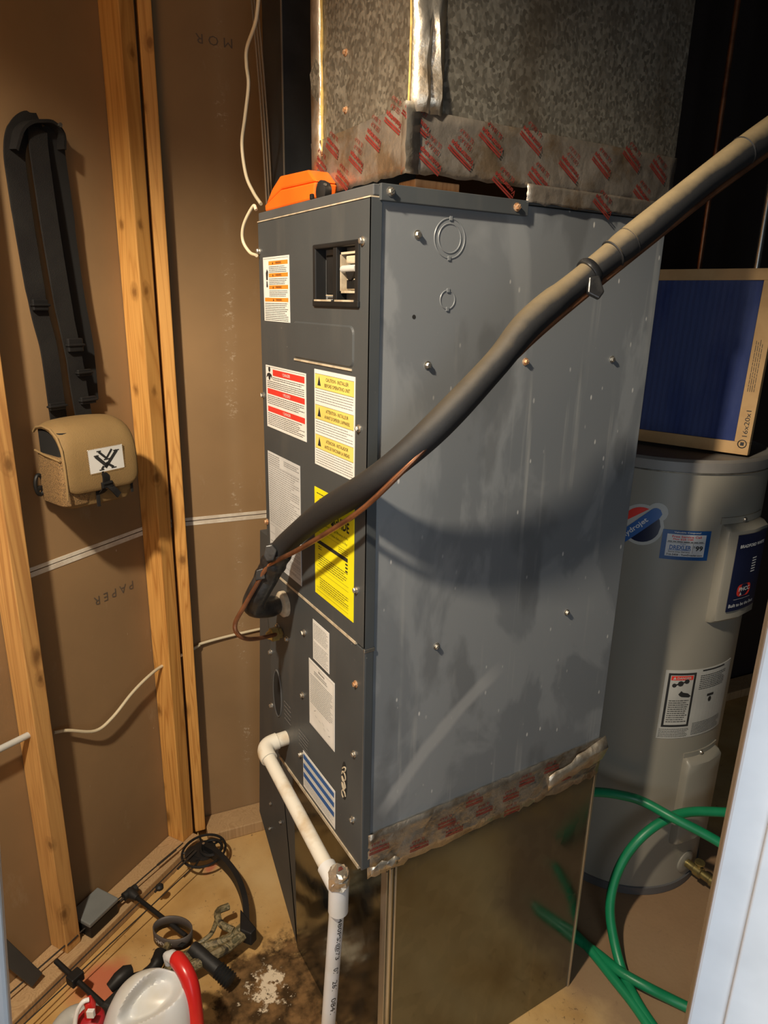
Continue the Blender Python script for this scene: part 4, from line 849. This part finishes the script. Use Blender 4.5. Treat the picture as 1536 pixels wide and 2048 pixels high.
mb = MB(); c = L_(80, 975, .03); u, v = LW.uv(c); mb.tube([LW(u + .010 * math.cos(a), v + .006 + .022 * math.sin(a), .03) for a in [k * math.pi / 8 for k in range(17)]], .0042, 8); mb.fbox(LW, u - .007, u + .007, v - .006, v + .004, .026, .034, .002); mb.build('side_clip', MAT['black'], bag, True)
nl = L_(86, 254, 0); mb = MB(); mb.tube([nl - LW.n * .0, nl + LW.n * .05], .0018, 8); mb.lathe(nl + LW.n * .05, LW.n, [(.0045, 0), (.0045, .0012)], 12); tag(mb.build('nail', MAT['screw'], None), 'bright nail the pouch straps hang from', 'nail')

# ---------------------------------------------------------------- cables and pipe through the studs
P_ = [L_(108, 1465, .012), L_(135, 1461, .02), L_(190, 1462, .028), L_(225, 1435, .03), L_(265, 1385, .032), L_(300, 1350, .034)] + [LW(-.06, LW.uv(L_(305, 1342, .03))[1], .034)]
end = BW(.075, BW.uv(bw(378, 1296, .02))[1], .02)
P_ += [end, bw(400, 1288, .012), bw(450, 1274, .008), bw(520, 1258, .006), BW(.34, BW.uv(bw(540, 1252))[1], .006)]
tag(MB().tube(spline(P_, 6), .0042, 10).build('house_cable', MAT['cable'], None, True), 'beige electric cable crossing low between the studs', 'cable')
a = L_(-60, 1528, .035); b = L_(46, 1488, .035); k = LW.uv(b); tag(MB().tube([a, LW(k[0] + .03, k[1] + .012, .035)], .0075, 14).build('grey_pipe', MAT['greypvc'], None, True), 'short grey pipe entering the left stud', 'pipe')

# ---------------------------------------------------------------- compound bow on the floor
O = at_z(408, 1702, .060); E1 = V((-.882, -.471, 0)).normalized(); E2 = V((.471, -.882, 0)).normalized()
BF = Frame(O, E1, -E2)                                       # u along the string, v away from the archer is -E2
def B(u, e2, z=.06): return V((O.x, O.y, 0)) + E1 * u + E2 * e2 + Z * z
bow = empty('compound_bow', B(.3, .2, 0), 'black and camouflage compound bow lying on the floor by the studs', 'bow')
def camw(u0):
    c = B(u0, 0, .062); mb = MB(); F0 = Frame(c, E1, E2); n = F0.n
    R0 = .064
    for r, t_ in ((R0, .0036), (R0 * .52, .003)):
        mb.tube([c + E1 * r * math.cos(a) + E2 * r * .92 * math.sin(a) for a in [k * math.pi / 20 for k in range(41)]], t_, 8)
    for k in range(5):
        a = k * 1.2566 + .4; mb.tube([c, c + E1 * R0 * math.cos(a) + E2 * R0 * .92 * math.sin(a)], .0032, 6)
    mb.lathe(c - Z * .006, Z, [(.034, 0), (.036, .003), (.034, .012)], 16); mb.lathe(c + E1 * .022 + E2 * -.012 - Z * .004, Z, [(.030, 0), (.030, .008)], 14); mb.lathe(c - Z * .02, Z, [(.006, 0), (.006, .045)], 10)
    mb.tube([c + E1 * (-.012 + .030 * math.cos(a)) + E2 * (.018 + .030 * math.sin(a)) + Z * .010 for a in [k * math.pi / 10 for k in range(21)]], .0045, 8)
    o = mb.build('cam_wheel', MAT['black'], bow, True); MB().lathe(c + Z * .02, Z, [(.004, 0), (.004, .006)], 8).build('axle', MAT['screw'], o, True)
camw(0); camw(.80)
def limb(sgn, base):
    pts = [B(base + sgn * (-.004), .0, .068), B(base + sgn * .0, .06, .068), B(base + sgn * .028, .15, .066), B(base + sgn * .075, .225, .062), B(base + sgn * .135, .285, .058)]
    P = spline(pts, 6); rings = []
    for i, p in enumerate(P):
        t_ = (P[min(i + 1, len(P) - 1)] - P[max(i - 1, 0)]).normalized(); s = Z.cross(t_).normalized(); wd = .017 ; th = .0075
        rings.append([p + Z * wd + s * th, p - Z * wd + s * th, p - Z * wd - s * th, p + Z * wd - s * th])
    o = MB().loft(rings).build('limb', MAT['black'], bow, True)
    MB().hexa([B(base + sgn * a, e, z) for z in (.038, .078) for a, e in ((.105, .236), (.155, .280), (.150, .312), (.128, .312))], .004).build('limb_pocket', MAT['black'], bow)
    return o
limb(1, 0); limb(-1, .80)
# riser: an openwork casting from limb pocket to limb pocket
def bar(mb, pts, r): mb.tube(spline(pts, 5), r, 8)
mb = MB()
bar(mb, [B(.135, .272), B(.185, .262), B(.235, .225), B(.285, .205), B(.33, .20), B(.47, .20), B(.515, .205), B(.565, .225), B(.615, .262), B(.665, .272)], .014)
bar(mb, [B(.115, .205, .075), B(.145, .195, .078), B(.165, .225, .075), B(.16, .262, .07)], .009); bar(mb, [B(.155, .205, .076), B(.20, .225, .075), B(.235, .215, .07)], .006)
bar(mb, [B(.15, .285), B(.21, .272), B(.27, .245), B(.33, .222)], .0135)
for k in range(4): bar(mb, [B(.185 + k * .032, .248 - k * .012, .064), B(.195 + k * .032, .275 - k * .014, .064)], .006)
bar(mb, [B(.65, .285), B(.59, .272), B(.53, .245), B(.47, .222)], .0135)
for k in range(4): bar(mb, [B(.615 - k * .032, .248 - k * .012, .064), B(.605 - k * .032, .275 - k * .014, .064)], .006)
mb.build('riser', MAT['camo'], bow, True, 'camouflage riser')
MB().hexa([B(a, e, z) for z in (.046, .086) for a, e in ((.37, .15), (.47, .15), (.46, .205), (.38, .205))], .008, 3).build('grip', MAT['rubber'], bow)
for pa, pb, t_ in (((366, 1686, .064), (-30, 2030, .064), .0020), ((387, 1699, .072), (0, 2078, .072), .0017), ((394, 1727, .058), (30, 2065, .06), .0016)):
    MB().tube([at_z(*pa), at_z(*pb)], t_, 6).build('string', MAT['string'], bow, True)
for (px, py), (qx, qy) in (((352, 1699), (315, 1730)), ((228, 1812), (255, 1790)), ((134, 1890), (155, 1870)), ((392, 1702), (355, 1738)), ((310, 1784), (322, 1770))):
    MB().tube([at_z(px, py, .064 if py != 1702 else .072), at_z(qx, qy, .064 if py != 1702 else .072)], .0034, 7).build('string_serving', MAT['string'], bow, True)
mb = MB(); mb.lathe(at_z(319, 1774, .072) - Z * .008, Z, [(.006, 0), (.011, .004), (.011, .011), (.006, .016)], 10); mb.build('string_silencer', MAT['rubber'], bow, True)
a = at_z(372, 1872, .075); b = at_z(262, 1786, .070); d = (b - a).normalized()
MB().tube([a, b], .006, 10).build('suppressor_rod', MAT['black'], bow, True)
mb = MB(); mb.tube([b - d * .028, b - d * .012, b + d * .002, b + d * .010], [.0075, .012, .014, .012], 12); s_ = Z.cross(d); mb.tube([b + s_ * .020 + d * .004, b - s_ * .020 + d * .004], .011, 10); mb.build('suppressor_tip', MAT['rubber'], bow, True)
a = at_z(112, 1922, .080); b = at_z(240, 2040, .075); MB().tube([a, b], .0065, 8).build('cable_guard', MAT['black'], bow, True); c = at_z(150, 1955, .082); MB().hexa([c + E1 * x + E2 * y + Z * z for z in (-.012, .012) for x, y in ((-.016, -.012), (.016, -.012), (.016, .014), (-.016, .014))], .003).build('cable_slide', MAT['black'], bow)
# stabiliser with a ribbed rubber end, and the printed band
a = at_z(384, 1894, .075); b = at_z(462, 1962, .040); d = (b - a); Ln = d.length; d.normalize()
mb = MB(); mb.tube([a + d * Ln * k / 12 for k in range(9)], [.015, .0165, .0165, .0165, .0165, .0165, .0168, .0168, .0165], 16); st_o = mb.build('stabiliser', MAT['rubber'], bow, True)
mb = MB(); q = []; rq = []
for k in range(13): q.append(a + d * (Ln * .66 + Ln * .36 * k / 12)); rq.append(.0200 if k % 2 else .0160)
rq[-1] = .012; mb.tube(q, rq, 18); mb.build('ribbed_damper', MAT['rubber'], st_o, True)
ca = at_z(346, 1866, .082); mb = MB(); nn = 28; rg = []
wu = (at_z(385, 1888, .082) - at_z(305, 1872, .082)); wu.normalize(); wv = Z.cross(wu)
for z in (-.017, .017): rg.append([ca + wu * .050 * math.cos(2 * math.pi * k / nn) + wv * .030 * math.sin(2 * math.pi * k / nn) + Z * (z + .004 * math.sin(2 * math.pi * k / nn)) for k in range(nn)])
band = mb.grid(rg, closed=True).build('wrist_band', MAT['sling'], bow, True, 'grey printed band', solid=.003)
class BandSkin:
    def __call__(s, u, v, h=0):
        t_ = 4.80 + u / .045; return ca + wu * (.0524) * math.cos(t_) + wv * (.0324) * math.sin(t_) + Z * (v + .004 * math.sin(t_))
mb = MB(); bs = BandSkin(); rot_ = math.pi
add_text(mb, 'DIAMO', bs, -.016, 0.001, width=.046, height=.012, rot=rot_, h=0, bold=.02); mb.build('band_print', MAT['sling_print'], band)
mb = MB(); cu = .030; mb.poly([bs(cu - .011, 0), bs(cu, .009), bs(cu + .011, 0), bs(cu, -.009)][::1]); mb.build('band_mark', MAT['printk'], band)
mb = MB(); P = [at_z(322, 1905, .09), at_z(312, 1928, .09), at_z(292, 1948, .085), at_z(262, 1958, .08)]; mb.tube(spline(P, 5), [.016] * 6 + [.013] * 5 + [.011] * 4 + [.009], 10); mb.build('sight_arm', MAT['black'], bow, True)
c = at_z(243, 1952, .09); mb = MB(); mb.tube([c + wu * x + wv * y + Z * z for x, y, z in ((.018, .014, .006), (.010, .004, .008), (0, -.012, .004), (-.012, -.03, -.004))], [.012, .017, .017, .012], 10); mb.build('sight_housing', MAT['black'], bow, True)
bs1 = MB(); bar(bs1, [at_z(335, 1890, .085), at_z(330, 1905, .088), at_z(338, 1925, .088)], .009); bs1.build('sight_mount', MAT['camo'], bow, True)

# ---------------------------------------------------------------- sprayer jug, bottom edge
jc = at_z(300, 2090, .12); jc.z = 0
jug = empty('sprayer_jug', jc, 'white plastic jug with a moulded handle and red sprayer wand', 'jug')
ju = V((.80, -.60, 0)).normalized(); jv = V((.60, .80, 0)).normalized()
def jr(z, a, b, dv=0, du=0, n=32, p=2.6):
    o = []
    for k in range(n):
        t_ = 2 * math.pi * k / n; c, s = math.cos(t_), math.sin(t_)
        o.append(jc + ju * (du + a * math.copysign(abs(c) ** (2 / p), c)) + jv * (dv + b * math.copysign(abs(s) ** (2 / p), s)) + Z * z)
    return o
NJ, KJ = 96, 44; body = [jr(.001, .084, .056, n=NJ), jr(.01, .094, .064, n=NJ), jr(.10, .097, .066, n=NJ)]
for k in range(KJ):                                           # shoulder closing into a dome
    t_ = k / (KJ - 1); sc = math.cos(t_ * math.pi / 2 * .995) ** .62; body.append(jr(.140 + .148 * math.sin(t_ * math.pi / 2), max(.097 * sc, .0008), max(.066 * sc, .0008), .012 * t_, .030 * t_, NJ, 2.6 - .5 * t_))
rc = at_z(302, 2000, .238); rn = (CAM - rc).normalized(); rn = (rn + Z * .35).normalized(); ra = (at_z(345, 1962, .252) - at_z(255, 2030, .222)).normalized(); ra = (ra - rn * ra.dot(rn)).normalized(); rb = rn.cross(ra)
for r in body[3:]:
    for i, p in enumerate(r):                                 # the hollow under the moulded handle
        d = p - rc; x, y = d.dot(ra) / .056, d.dot(rb) / (.030 + .008 * d.dot(ra) / .056); e = math.hypot(x, y)
        if e < 1.25 and abs(d.dot(rn)) < .12:
            f = min(1, max(0, (1.30 - e) / .60)); f = f * f * (3 - 2 * f); r[i] = p - rn * .046 * f
MB().loft(body).build('jug_body', MAT['jug'], jug, True)
wp = [at_z(px, py, z) for px, py, z in ((336, 1912, .285), (350, 1915, .292), (366, 1935, .292), (380, 1965, .275), (388, 2010, .235), (394, 2080, .165))]
ws = spline(wp, 6); MB().tube(ws[5:], [.008, .0135, .0155] + [.0165] * (len(ws) - 8), 14).build('sprayer_wand', MAT['red'], jug, True, 'red sprayer wand')
MB().tube([ws[0] - Z * .02, ws[0], ws[3], ws[7]], [.008, .011, .013, .0125], 12).build('wand_tip', MAT['jug'], jug, True)
cc = at_z(180, 2035, .200); MB().tube([cc - Z * .028, cc - Z * .05 + ju * .03, cc - Z * .075 + ju * .06], [.020, .022, .026], 16).build('neck', MAT['jug'], jug, True)
MB().lathe(cc - Z * .03, Z, [(.026, 0), (.028, .006), (.028, .026), (.024, .032), (.014, .036)], 24).build('cap', MAT['darkred'], jug, True)
n0 = at_z(181, 2012, .235); mb = MB(); mb.tube([cc + Z * .002, n0 + Z * .004, at_z(174, 1998, .250)], [.011, .0105, .009], 14); mb.build('cap_nozzle', MAT['red'], jug, True)
mb = MB(); c2 = at_z(184, 2024, .236); mb.hexa([c2 + CR * x + Z * z + ju * .0 - CF * y for z in (-.008, .010) for x, y in ((-.007, 0), (.007, 0), (.007, .010), (-.007, .010))], .001); mb.build('nozzle_clip', MAT['white'], jug)
MB().tube(spline([at_z(178, 1999, .256), at_z(166, 2004, .256), at_z(155, 2022, .240), at_z(150, 2048, .215), at_z(149, 2085, .18)], 6), .0045, 10).build('hose', MAT['white'], jug, True)
# grey fitting beside the jug and odd bits against the wall
c = at_z(128, 2055, .03); mb = MB(); mb.tube(spline([c + V((-.03, -.05, 0)), c + V((-.01, -.01, 0)), c + V((.02, .012, 0)), c + V((.065, -.005, 0))], 6), .026, 18); pf = empty('pvc_fitting', V((c.x, c.y, 0)), 'pale grey plastic pipe elbow lying left of the red cap', 'pipe fitting'); mb.build('elbow', MAT['greypvc'], pf, True)
mb = MB(); e = c + V((.065, -.005, 0)); mb.lathe(e - V((.012, 0, 0)), (1, -.2, 0), [(.030, 0), (.031, .004), (.031, .022), (.026, .024)], 18); mb.build('socket', MAT['bluegrey'], pf, True)
a = at_z(74, 1960, .055); b = lw(8, 1906, .012); e_ = (b - a).normalized(); n_ = e_.cross(LW.n).normalized() * .020
mb = MB(); f_ = e_.cross(n_).normalized() * .004; b = b + e_ * .12; b = b - LW.n * ((b - LW(0, b.z, .012)).dot(LW.n))
mb.hexa([p + g_ for g_ in (-f_, f_) for p in (a - n_ * .8, a + n_ * .8, b + n_, b - n_)], .002); tag(mb.build('dark_strip', MAT['bar']), 'dark flat strip poking in from the lower left edge', 'strip')
cs = empty('small_case', LW(-.37, .038, .045), 'small black case with a grey lid tucked behind the left stud', 'case')
MB().fbox(LW, -.425, -.335, .0385, .075, .008, .080, .004).build('case_body', MAT['black'], cs); MB().fbox(LW, -.427, -.333, .0755, .088, .006, .082, .003).build('case_lid', MAT['bluegrey'], cs)

# ---------------------------------------------------------------- water heater
HC = V((1.10, .31, 0)); HR = .245; HT = 1.255
wh = empty('water_heater', HC, 'beige electric water heater standing right of the cabinet', 'water heater')
MB().lathe(HC, Z, [(HR - .012, .012), (HR, .02), (HR, HT - .014), (HR - .001, HT - .013)], 72).build('jacket', MAT['heater'], wh, True)
MB().lathe(HC, Z, [(HR - .015, 0), (HR + .003, .002), (HR + .004, .026), (HR, .028)], 72).build('base_ring', MAT['heater_dark'], wh, True)
MB().lathe(HC + Z * (HT - .020), Z, [(HR + .001, 0), (HR + .003, .001), (HR + .003, .024), (HR - .006, .030), (HR - .012, .026), (.02, .022)], 72).build('top_pan', MAT['heater_top'], wh, True)
MB().tube([HC + V(((HR + .003) * math.cos(a), (HR + .003) * math.sin(a), HT - .021)) for a in [k * math.pi / 36 for k in range(73)]], .0016, 6).build('top_bead', MAT['galv_seam'], wh, True)
def cpatch(c, u0, u1, v0, v1, h0, h1, n=10):
    mb = MB(); rings = []
    for i in range(n + 1):
        u = u0 + (u1 - u0) * i / n; rings.append([c(u, v0, h0), c(u, v1, h0), c(u, v1, h1), c(u, v0, h1)])
    return mb.loft(rings)
def cover(a0, a1, z0, z1, depth, name):
    c = Cyl(HC, HR, (a0 + a1) / 2); hw = math.radians(a1 - a0) / 2 * HR; mb = MB(); rings = []
    prof = [(-1, -.002), (-.985, depth * .55), (-.93, depth * .9), (-.85, depth), (0, depth), (.85, depth), (.93, depth * .9), (.985, depth * .55), (1, -.002)]
    def row(zc, k, dk): return [c(x * hw * k, zc, h * dk if h > 0 else h) for x, h in prof]
    g = [row(z0, .97, 0.02), row(z0 + .004, .99, .6), row(z0 + .014, 1, 1), row(z0 + .05, 1, 1), row((z0 + z1) / 2, 1, 1), row(z1 - .05, 1, 1), row(z1 - .014, 1, 1), row(z1 - .004, .99, .6), row(z1, .97, .02)]
    mb.grid(g); return mb.build(name, MAT['heater'], wh, True), c, hw
uc, ucyl, uhw = cover(-108, -72, .852, 1.110, .026, 'upper_cover'); lc, lcyl, lhw = cover(-107, -76, .175, .455, .024, 'lower_cover')
cy = Cyl(HC, HR, -90)
cpatch(cy, math.radians(-17) * HR, math.radians(14) * HR, .455, .468, 0, .003).build('cover_flange', MAT['heater'], lc); u, v = 0, .462
for cyl, vv in ((lcyl, .461), (ucyl, 1.117)):
    p = cyl(-.01, vv, .003); n = (p - V((HC.x, HC.y, p.z))).normalized(); mb = MB(); mb.lathe(p, n, [(.006, 0), (.006, .002), (.004, .005)], 12); mb.build('cover_screw', MAT['screw'], lc if vv < .6 else uc, True)
cpatch(Cyl(HC, HR, -90), math.radians(-19) * HR, math.radians(18) * HR, 1.110, 1.126, 0, .003).build('cover_flange', MAT['heater'], uc)
cu_ = Cyl(HC, HR + .0265, -90)
nv = cpatch(cu_, math.radians(-12.5) * HR, math.radians(16) * HR, .888, 1.088, 0, .001, 14).build('brand_label', MAT['navy'], uc, label='navy brand label on the upper cover')
mb = MB(); add_text(mb, 'BRADFORD WHITE', cu_, math.radians(-10) * HR, 1.058, height=.0085, width=.10, center=False, h=.0016, bold=.03); mb.build('brand_name', MAT['patch'], nv)
mb = MB(); add_text(mb, 'Built to be the Best', cu_, math.radians(-11.2) * HR, .903, height=.009, width=.10, center=False, h=.0016, bold=.01); mb.build('slogan', MAT['patch'], nv)
MB().rect(cu_, -.035, .918, .03, .9187, .0016, 6).build('rule', MAT['patch'], nv)
mb = MB()
for k in range(6): mb.rect(cu_, .012, .985 + k * .007, .030, .988 + k * .007, .0016, 2)
mb.build('small_print', MAT['patch'], nv)
mb = MB(); P2 = rrect(-.028, .025, .925, .957, .012); mb.poly([cu_(a, b, .0015) for a, b in P2]); mb.build('red_badge', MAT['lab_red'], nv)
mb = MB(); add_text(mb, 'PHCC', cu_, -.001, .944, width=.042, height=.011, h=.0022, bold=.03); mb.poly([cu_(-.018, .928, .0022), cu_(-.010, .928, .0022), cu_(-.014, .937, .0022)]); mb.build('badge_print', MAT['patch'], nv)
# coupon sticker
cq = Cyl(HC, HR, -127); U0, U1 = math.radians(-13.2) * HR, math.radians(13.2) * HR
cpn = cpatch(cq, U0, U1, 1.018, 1.093, 0, .001, 12).build('coupon_sticker', MAT['coupon'], wh, label='small blue coupon sticker')
cpatch(cq, U0 + .011, U1 - .011, 1.027, 1.083, .001, .0014, 12).build('coupon_field', MAT['paper_grey'], cpn)
mb = MB(); add_text(mb, 'Valuable Coupons!', cq, 0, 1.088, width=.062, height=.005, h=.002, bold=.02); mb.build('coupon_heading', MAT['paper'], cpn)
mb = MB(); add_text(mb, 'Free Service Call', cq, 0, 1.0775, width=.068, height=.0055, h=.002, bold=.02); add_text(mb, 'Plus $25 Off!', cq, -.008, 1.0705, width=.046, height=.005, h=.002, bold=.02); mb.build('coupon_red', MAT['lab_red'], cpn)
mb = MB(); lines(mb, cq, -.042, .042, 1.0655, 1.064, .003, .6, .002, .012); add_text(mb, '99', cq, .032, 1.049, width=.018, height=.013, h=.002, bold=.03); add_text(mb, '$', cq, .020, 1.0525, height=.006, h=.002); add_text(mb, 'Same-Day Service', cq, -.014, 1.0385, width=.05, height=.004, h=.002, bold=.02)
add_text(mb, '716-5458 - TomDrexler.com', cq, 0, 1.0315, width=.084, height=.005, h=.002, bold=.02); mb.rect(cq, -.044, 1.0615, .044, 1.0622, .002, 8); mb.rect(cq, .0165, 1.036, .0171, 1.061, .002); mb.build('coupon_black', MAT['printk'], cpn)
mb = MB(); add_text(mb, 'DREXLER', cq, -.012, 1.050, width=.05, height=.011, h=.002, bold=.025); add_text(mb, 'TOM', cq, -.008, 1.0585, width=.012, height=.0035, h=.002); mb.rect(cq, -.040, 1.0425, .012, 1.0437, .002, 5); mb.build('coupon_blue', MAT['lab_blue'], cpn)
# round jet sticker
cj = Cyl(HC, HR, -152, 1.10)
def blob(mb, c, pts, h, N=20):                               # convex outline, sliced so it follows the curve
    u0 = min(p[0] for p in pts); u1 = max(p[0] for p in pts); rows = []
    for i in range(N + 1):
        u = u0 + (u1 - u0) * (i + (.02 if i == 0 else -.02 if i == N else 0)) / N; vs = []
        for (a, b), (a2, b2) in zip(pts, pts[1:] + pts[:1]):
            if (a - u) * (a2 - u) <= 0 and abs(a2 - a) > 1e-9: vs.append(b + (b2 - b) * (u - a) / (a2 - a))
        rows.append((u, min(vs), max(vs)))
    for (a, b, d), (a2, b2, d2) in zip(rows, rows[1:]): mb.poly([c(a, b, h), c(a2, b2, h), c(a2, d2, h), c(a, d, h)])
jt = MB(); blob(jt, cj, [(.0 + .052 * math.cos(a), -.004 + .052 * math.sin(a)) for a in [k * math.pi / 16 for k in range(32)]], .0008); blob(jt, cj, [(.033 + .024 * math.cos(a), .032 + .024 * math.sin(a)) for a in [k * math.pi / 10 for k in range(20)]], .0008); jto = jt.build('jet_sticker', MAT['silver'], wh, label='round silver sticker with a blue diagonal band')
mb = MB(); blob(mb, cj, [(.044 * math.cos(a), -.004 + .044 * math.sin(a)) for a in [math.radians(-132 + 13.4 * k) for k in range(14)]], .0014); mb.build('black_half', MAT['navy'], jto)
mb = MB(); blob(mb, cj, [(.044 * math.cos(a), -.004 + .044 * math.sin(a)) for a in [math.radians(72 + 10 * k) for k in range(12)]], .0014); mb.build('red_half', MAT['lab_red'], jto)
ang = math.radians(46); dirx, diry = math.cos(ang), math.sin(ang); px_, py_ = -diry, dirx
mb = MB(); cap = []
for k in range(9):
    a = math.radians(-90 + 22.5 * k); cap.append((.040 * 1 + .014 * math.cos(a), .014 * math.sin(a)))
for k in range(9):
    a = math.radians(90 + 22.5 * k); cap.append((-.062 + .014 * math.cos(a), .014 * math.sin(a)))
blob(mb, cj, [(x * dirx + y * px_ + .002, x * diry + y * py_) for x, y in cap], .0020); mb.build('blue_band', MAT['lab_blue'], jto)
mb = MB(); add_text(mb, 'hydrojet', cj, -.013, -.015, width=.074, height=.016, rot=ang, h=.0026, bold=.02); lines(mb, cj, 0, 0, 0, 1, 1); mb.build('jet_words', MAT['paper_grey'], jto)
# danger label
cw = Cyl(HC, HR, -127, 0); WU = math.radians(51) * HR
dl = cpatch(cw, 0, WU, .518, .719, 0, .001, 18).build('danger_label', MAT['silver'], wh, label='pale label with a black framed danger box')
mb = MB(); [mb.rect(cw, a, b, c, d, .0015, 6) for a, b, c, d in ((.008, .705, .082, .711), (.008, .553, .082, .559))]; mb.rect(cw, .008, .553, .014, .711, .0015); mb.rect(cw, .076, .553, .082, .711, .0015)
lines(mb, cw, .018, .072, .632, .566, .0062, .32, .0016, .008); lines(mb, cw, .096, .19, .700, .660, .0055, .35, .0016, .007); mb.rect(cw, .100, .712, .18, .716, .0016, 6); lines(mb, cw, .004, .085, .547, .523, .0038, .3, .0016, .005); lines(mb, cw, .094, .20, .560, .526, .0042, .3, .0016, .005)
mb.rect(cw, .128, .634, .152, .641, .0016, 3); blob(mb, cw, [(.140 + .006 * math.cos(k), .624 + .008 * math.sin(k)) for k in [i * .7854 for i in range(8)]], .0016)
for a, b, r in ((.026, .676, .006), (.042, .681, .008), (.058, .687, .007)): blob(mb, cw, [(a + r * math.cos(k), b + r * math.sin(k)) for k in [i * .7854 for i in range(8)]], .0017)
mb.stroke(cw, (.026, .676), (.060, .687), .004, .0017); blob(mb, cw, [(.040, .650), (.047, .660), (.052, .655), (.066, .652), (.075, .644), (.070, .640), (.050, .642), (.044, .645)], .0017); mb.build('label_print', MAT['printk'], dl)
mb = MB(); mb.rect(cw, .016, .691, .074, .703, .0016, 5); mb.build('danger_bar', MAT['lab_red'], dl); mb = MB(); add_text(mb, 'DANGER', cw, .050, .697, width=.038, height=.007, h=.0022, bold=.02); blob(mb, cw, [(.020, .6935), (.029, .6935), (.0245, .7015)], .0022); mb.build('danger_word', MAT['silver'], dl)
# drain valve
an = math.radians(-88); vd = V((math.cos(an), math.sin(an), 0)); vp = HC + vd * HR + Z * .082
va = MB().lathe(vp - vd * .01, vd, [(.034, 0), (.034, .012), (.026, .016), (.018, .016)], 24).build('valve_collar', MAT['heater'], wh, True)
MB().lathe(vp, vd, [(.012, 0), (.012, .03), (.016, .032), (.016, .052), (.012, .054), (.012, .078), (.015, .080), (.015, .096)], 16).build('drain_valve', MAT['brass'], wh, True, 'brass drain valve'); MB().lathe(vp + vd * .042, Z, [(.006, 0), (.006, .026), (.014, .027), (.014, .032)], 12).build('valve_stem', MAT['brass'], wh, True)
# copper water pipes behind the filter
for px, lab, mt, d, r in ((1397, 'thin dull copper water pipe behind the blue filter', 'copper', 2.06, .008), (1512, 'bright bare water pipe standing behind the blue filter', 'galv_seam', 2.02, .0095)):
    p = at_d(px, 540, d); mb = MB(); mb.tube([V((p.x, p.y, HT + .01)), V((p.x, p.y, 2.55))], r, 14); e = empty('water_pipe', V((p.x, p.y, HT)), lab, 'pipe', 'water pipes above the heater'); mb.build('pipe', MAT[mt], e, True); MB().lathe(V((p.x, p.y, HT + .006)), Z, [(.014, 0), (.014, .03), (.011, .032)], 6).build('fitting', MAT['brass'], e)

# ---------------------------------------------------------------- air filter leaning on the heater
fo = V((1.104, .092, HT + .012)); fu = V((-.333, .943, 0)).normalized(); fv = V((.055, .02, 1)).normalized()
FF = Frame(fo, -fu, fv); FF.n = FF.u.cross(FF.v)             # u runs to the viewer's right; the sheet extends to u < 0
af = empty('air_filter', fo + fu * .25, 'blue furnace filter in a cardboard frame standing on the water heater', 'air filter')
FW, FH, FT = .50, .428, .022
for u0, u1, v0, v1 in ((-FW, 0, 0, .030), (-FW, 0, FH - .026, FH), (-.034, 0, .030, FH - .026), (-FW, -FW + .034, .030, FH - .026)):
    MB().fbox(FF, u0, u1, v0, v1, -FT, 0, .001).build('frame_strip', MAT['card'], af)
g = []
for i in range(61):
    u = -FW + .034 + (FW - .068) * i / 60; g.append([FF(u, .030 + (FH - .056) * k / 6, -.006 - .0009 * (i % 2)) for k in range(7)])
MB().grid(g).build('filter_media', MAT['filter'], af, False, solid=.002)
mb = MB(); add_text(mb, '16x20x1', FF, -.014, .075, width=.062, height=.011, rot=math.pi / 2, h=.0008); lines(mb, Frame(FF(-.022, 0, 0), FF.v, -FF.u), .15, .27, .004, -.012, .0045, .25, .0008, .012)
mb.tube([FF(-.016 + .0095 * math.cos(a), .026 + .0095 * math.sin(a), .0006) for a in [k * math.pi / 10 for k in range(21)]], .0012, 5); mb.rect(FF, -.020, .022, -.012, .030, .0008); mb.build('frame_print', MAT['printk'], af)

# ---------------------------------------------------------------- garden hose
def hp_(l): return [at_z(px, py, z) for px, py, z in l]
A = hp_([(1100, 1590, .40), (1190, 1584, .385), (1250, 1592, .375), (1290, 1605, .370), (1345, 1635, .365), (1400, 1663, .350), (1450, 1692, .330), (1540, 1752, .29), (1620, 1840, .21), (1640, 1960, .10), (1560, 2080, .02)])
Bc = hp_([(1680, 1690, .33), (1560, 1632, .345), (1460, 1625, .345), (1380, 1624, .34), (1330, 1640, .325), (1285, 1672, .29), (1250, 1715, .235), (1228, 1765, .175), (1220, 1820, .115), (1228, 1880, .06), (1246, 1945, .022), (1275, 2005, .016), (1325, 2080, .014)])
Cc = hp_([(1100, 1830, .013), (1150, 1868, .013), (1185, 1905, .013), (1225, 1955, .013), (1265, 2005, .013), (1310, 2070, .013)])
Dd = hp_([(1130, 1860, .013), (1192, 1905, .0132), (1240, 1943, .028), (1290, 1972, .030), (1345, 2000, .016), (1400, 2028, .013), (1470, 2070, .013)])
gh = empty('garden_hose', V((.72, .0, 0)), 'green garden hose coiled on the floor in front of the water heater', 'hose')
for P_ in (A, Bc, Cc, Dd): MB().tube(spline(P_, 8), .0122, 14).build('hose_coil', MAT['hose'], gh, True)
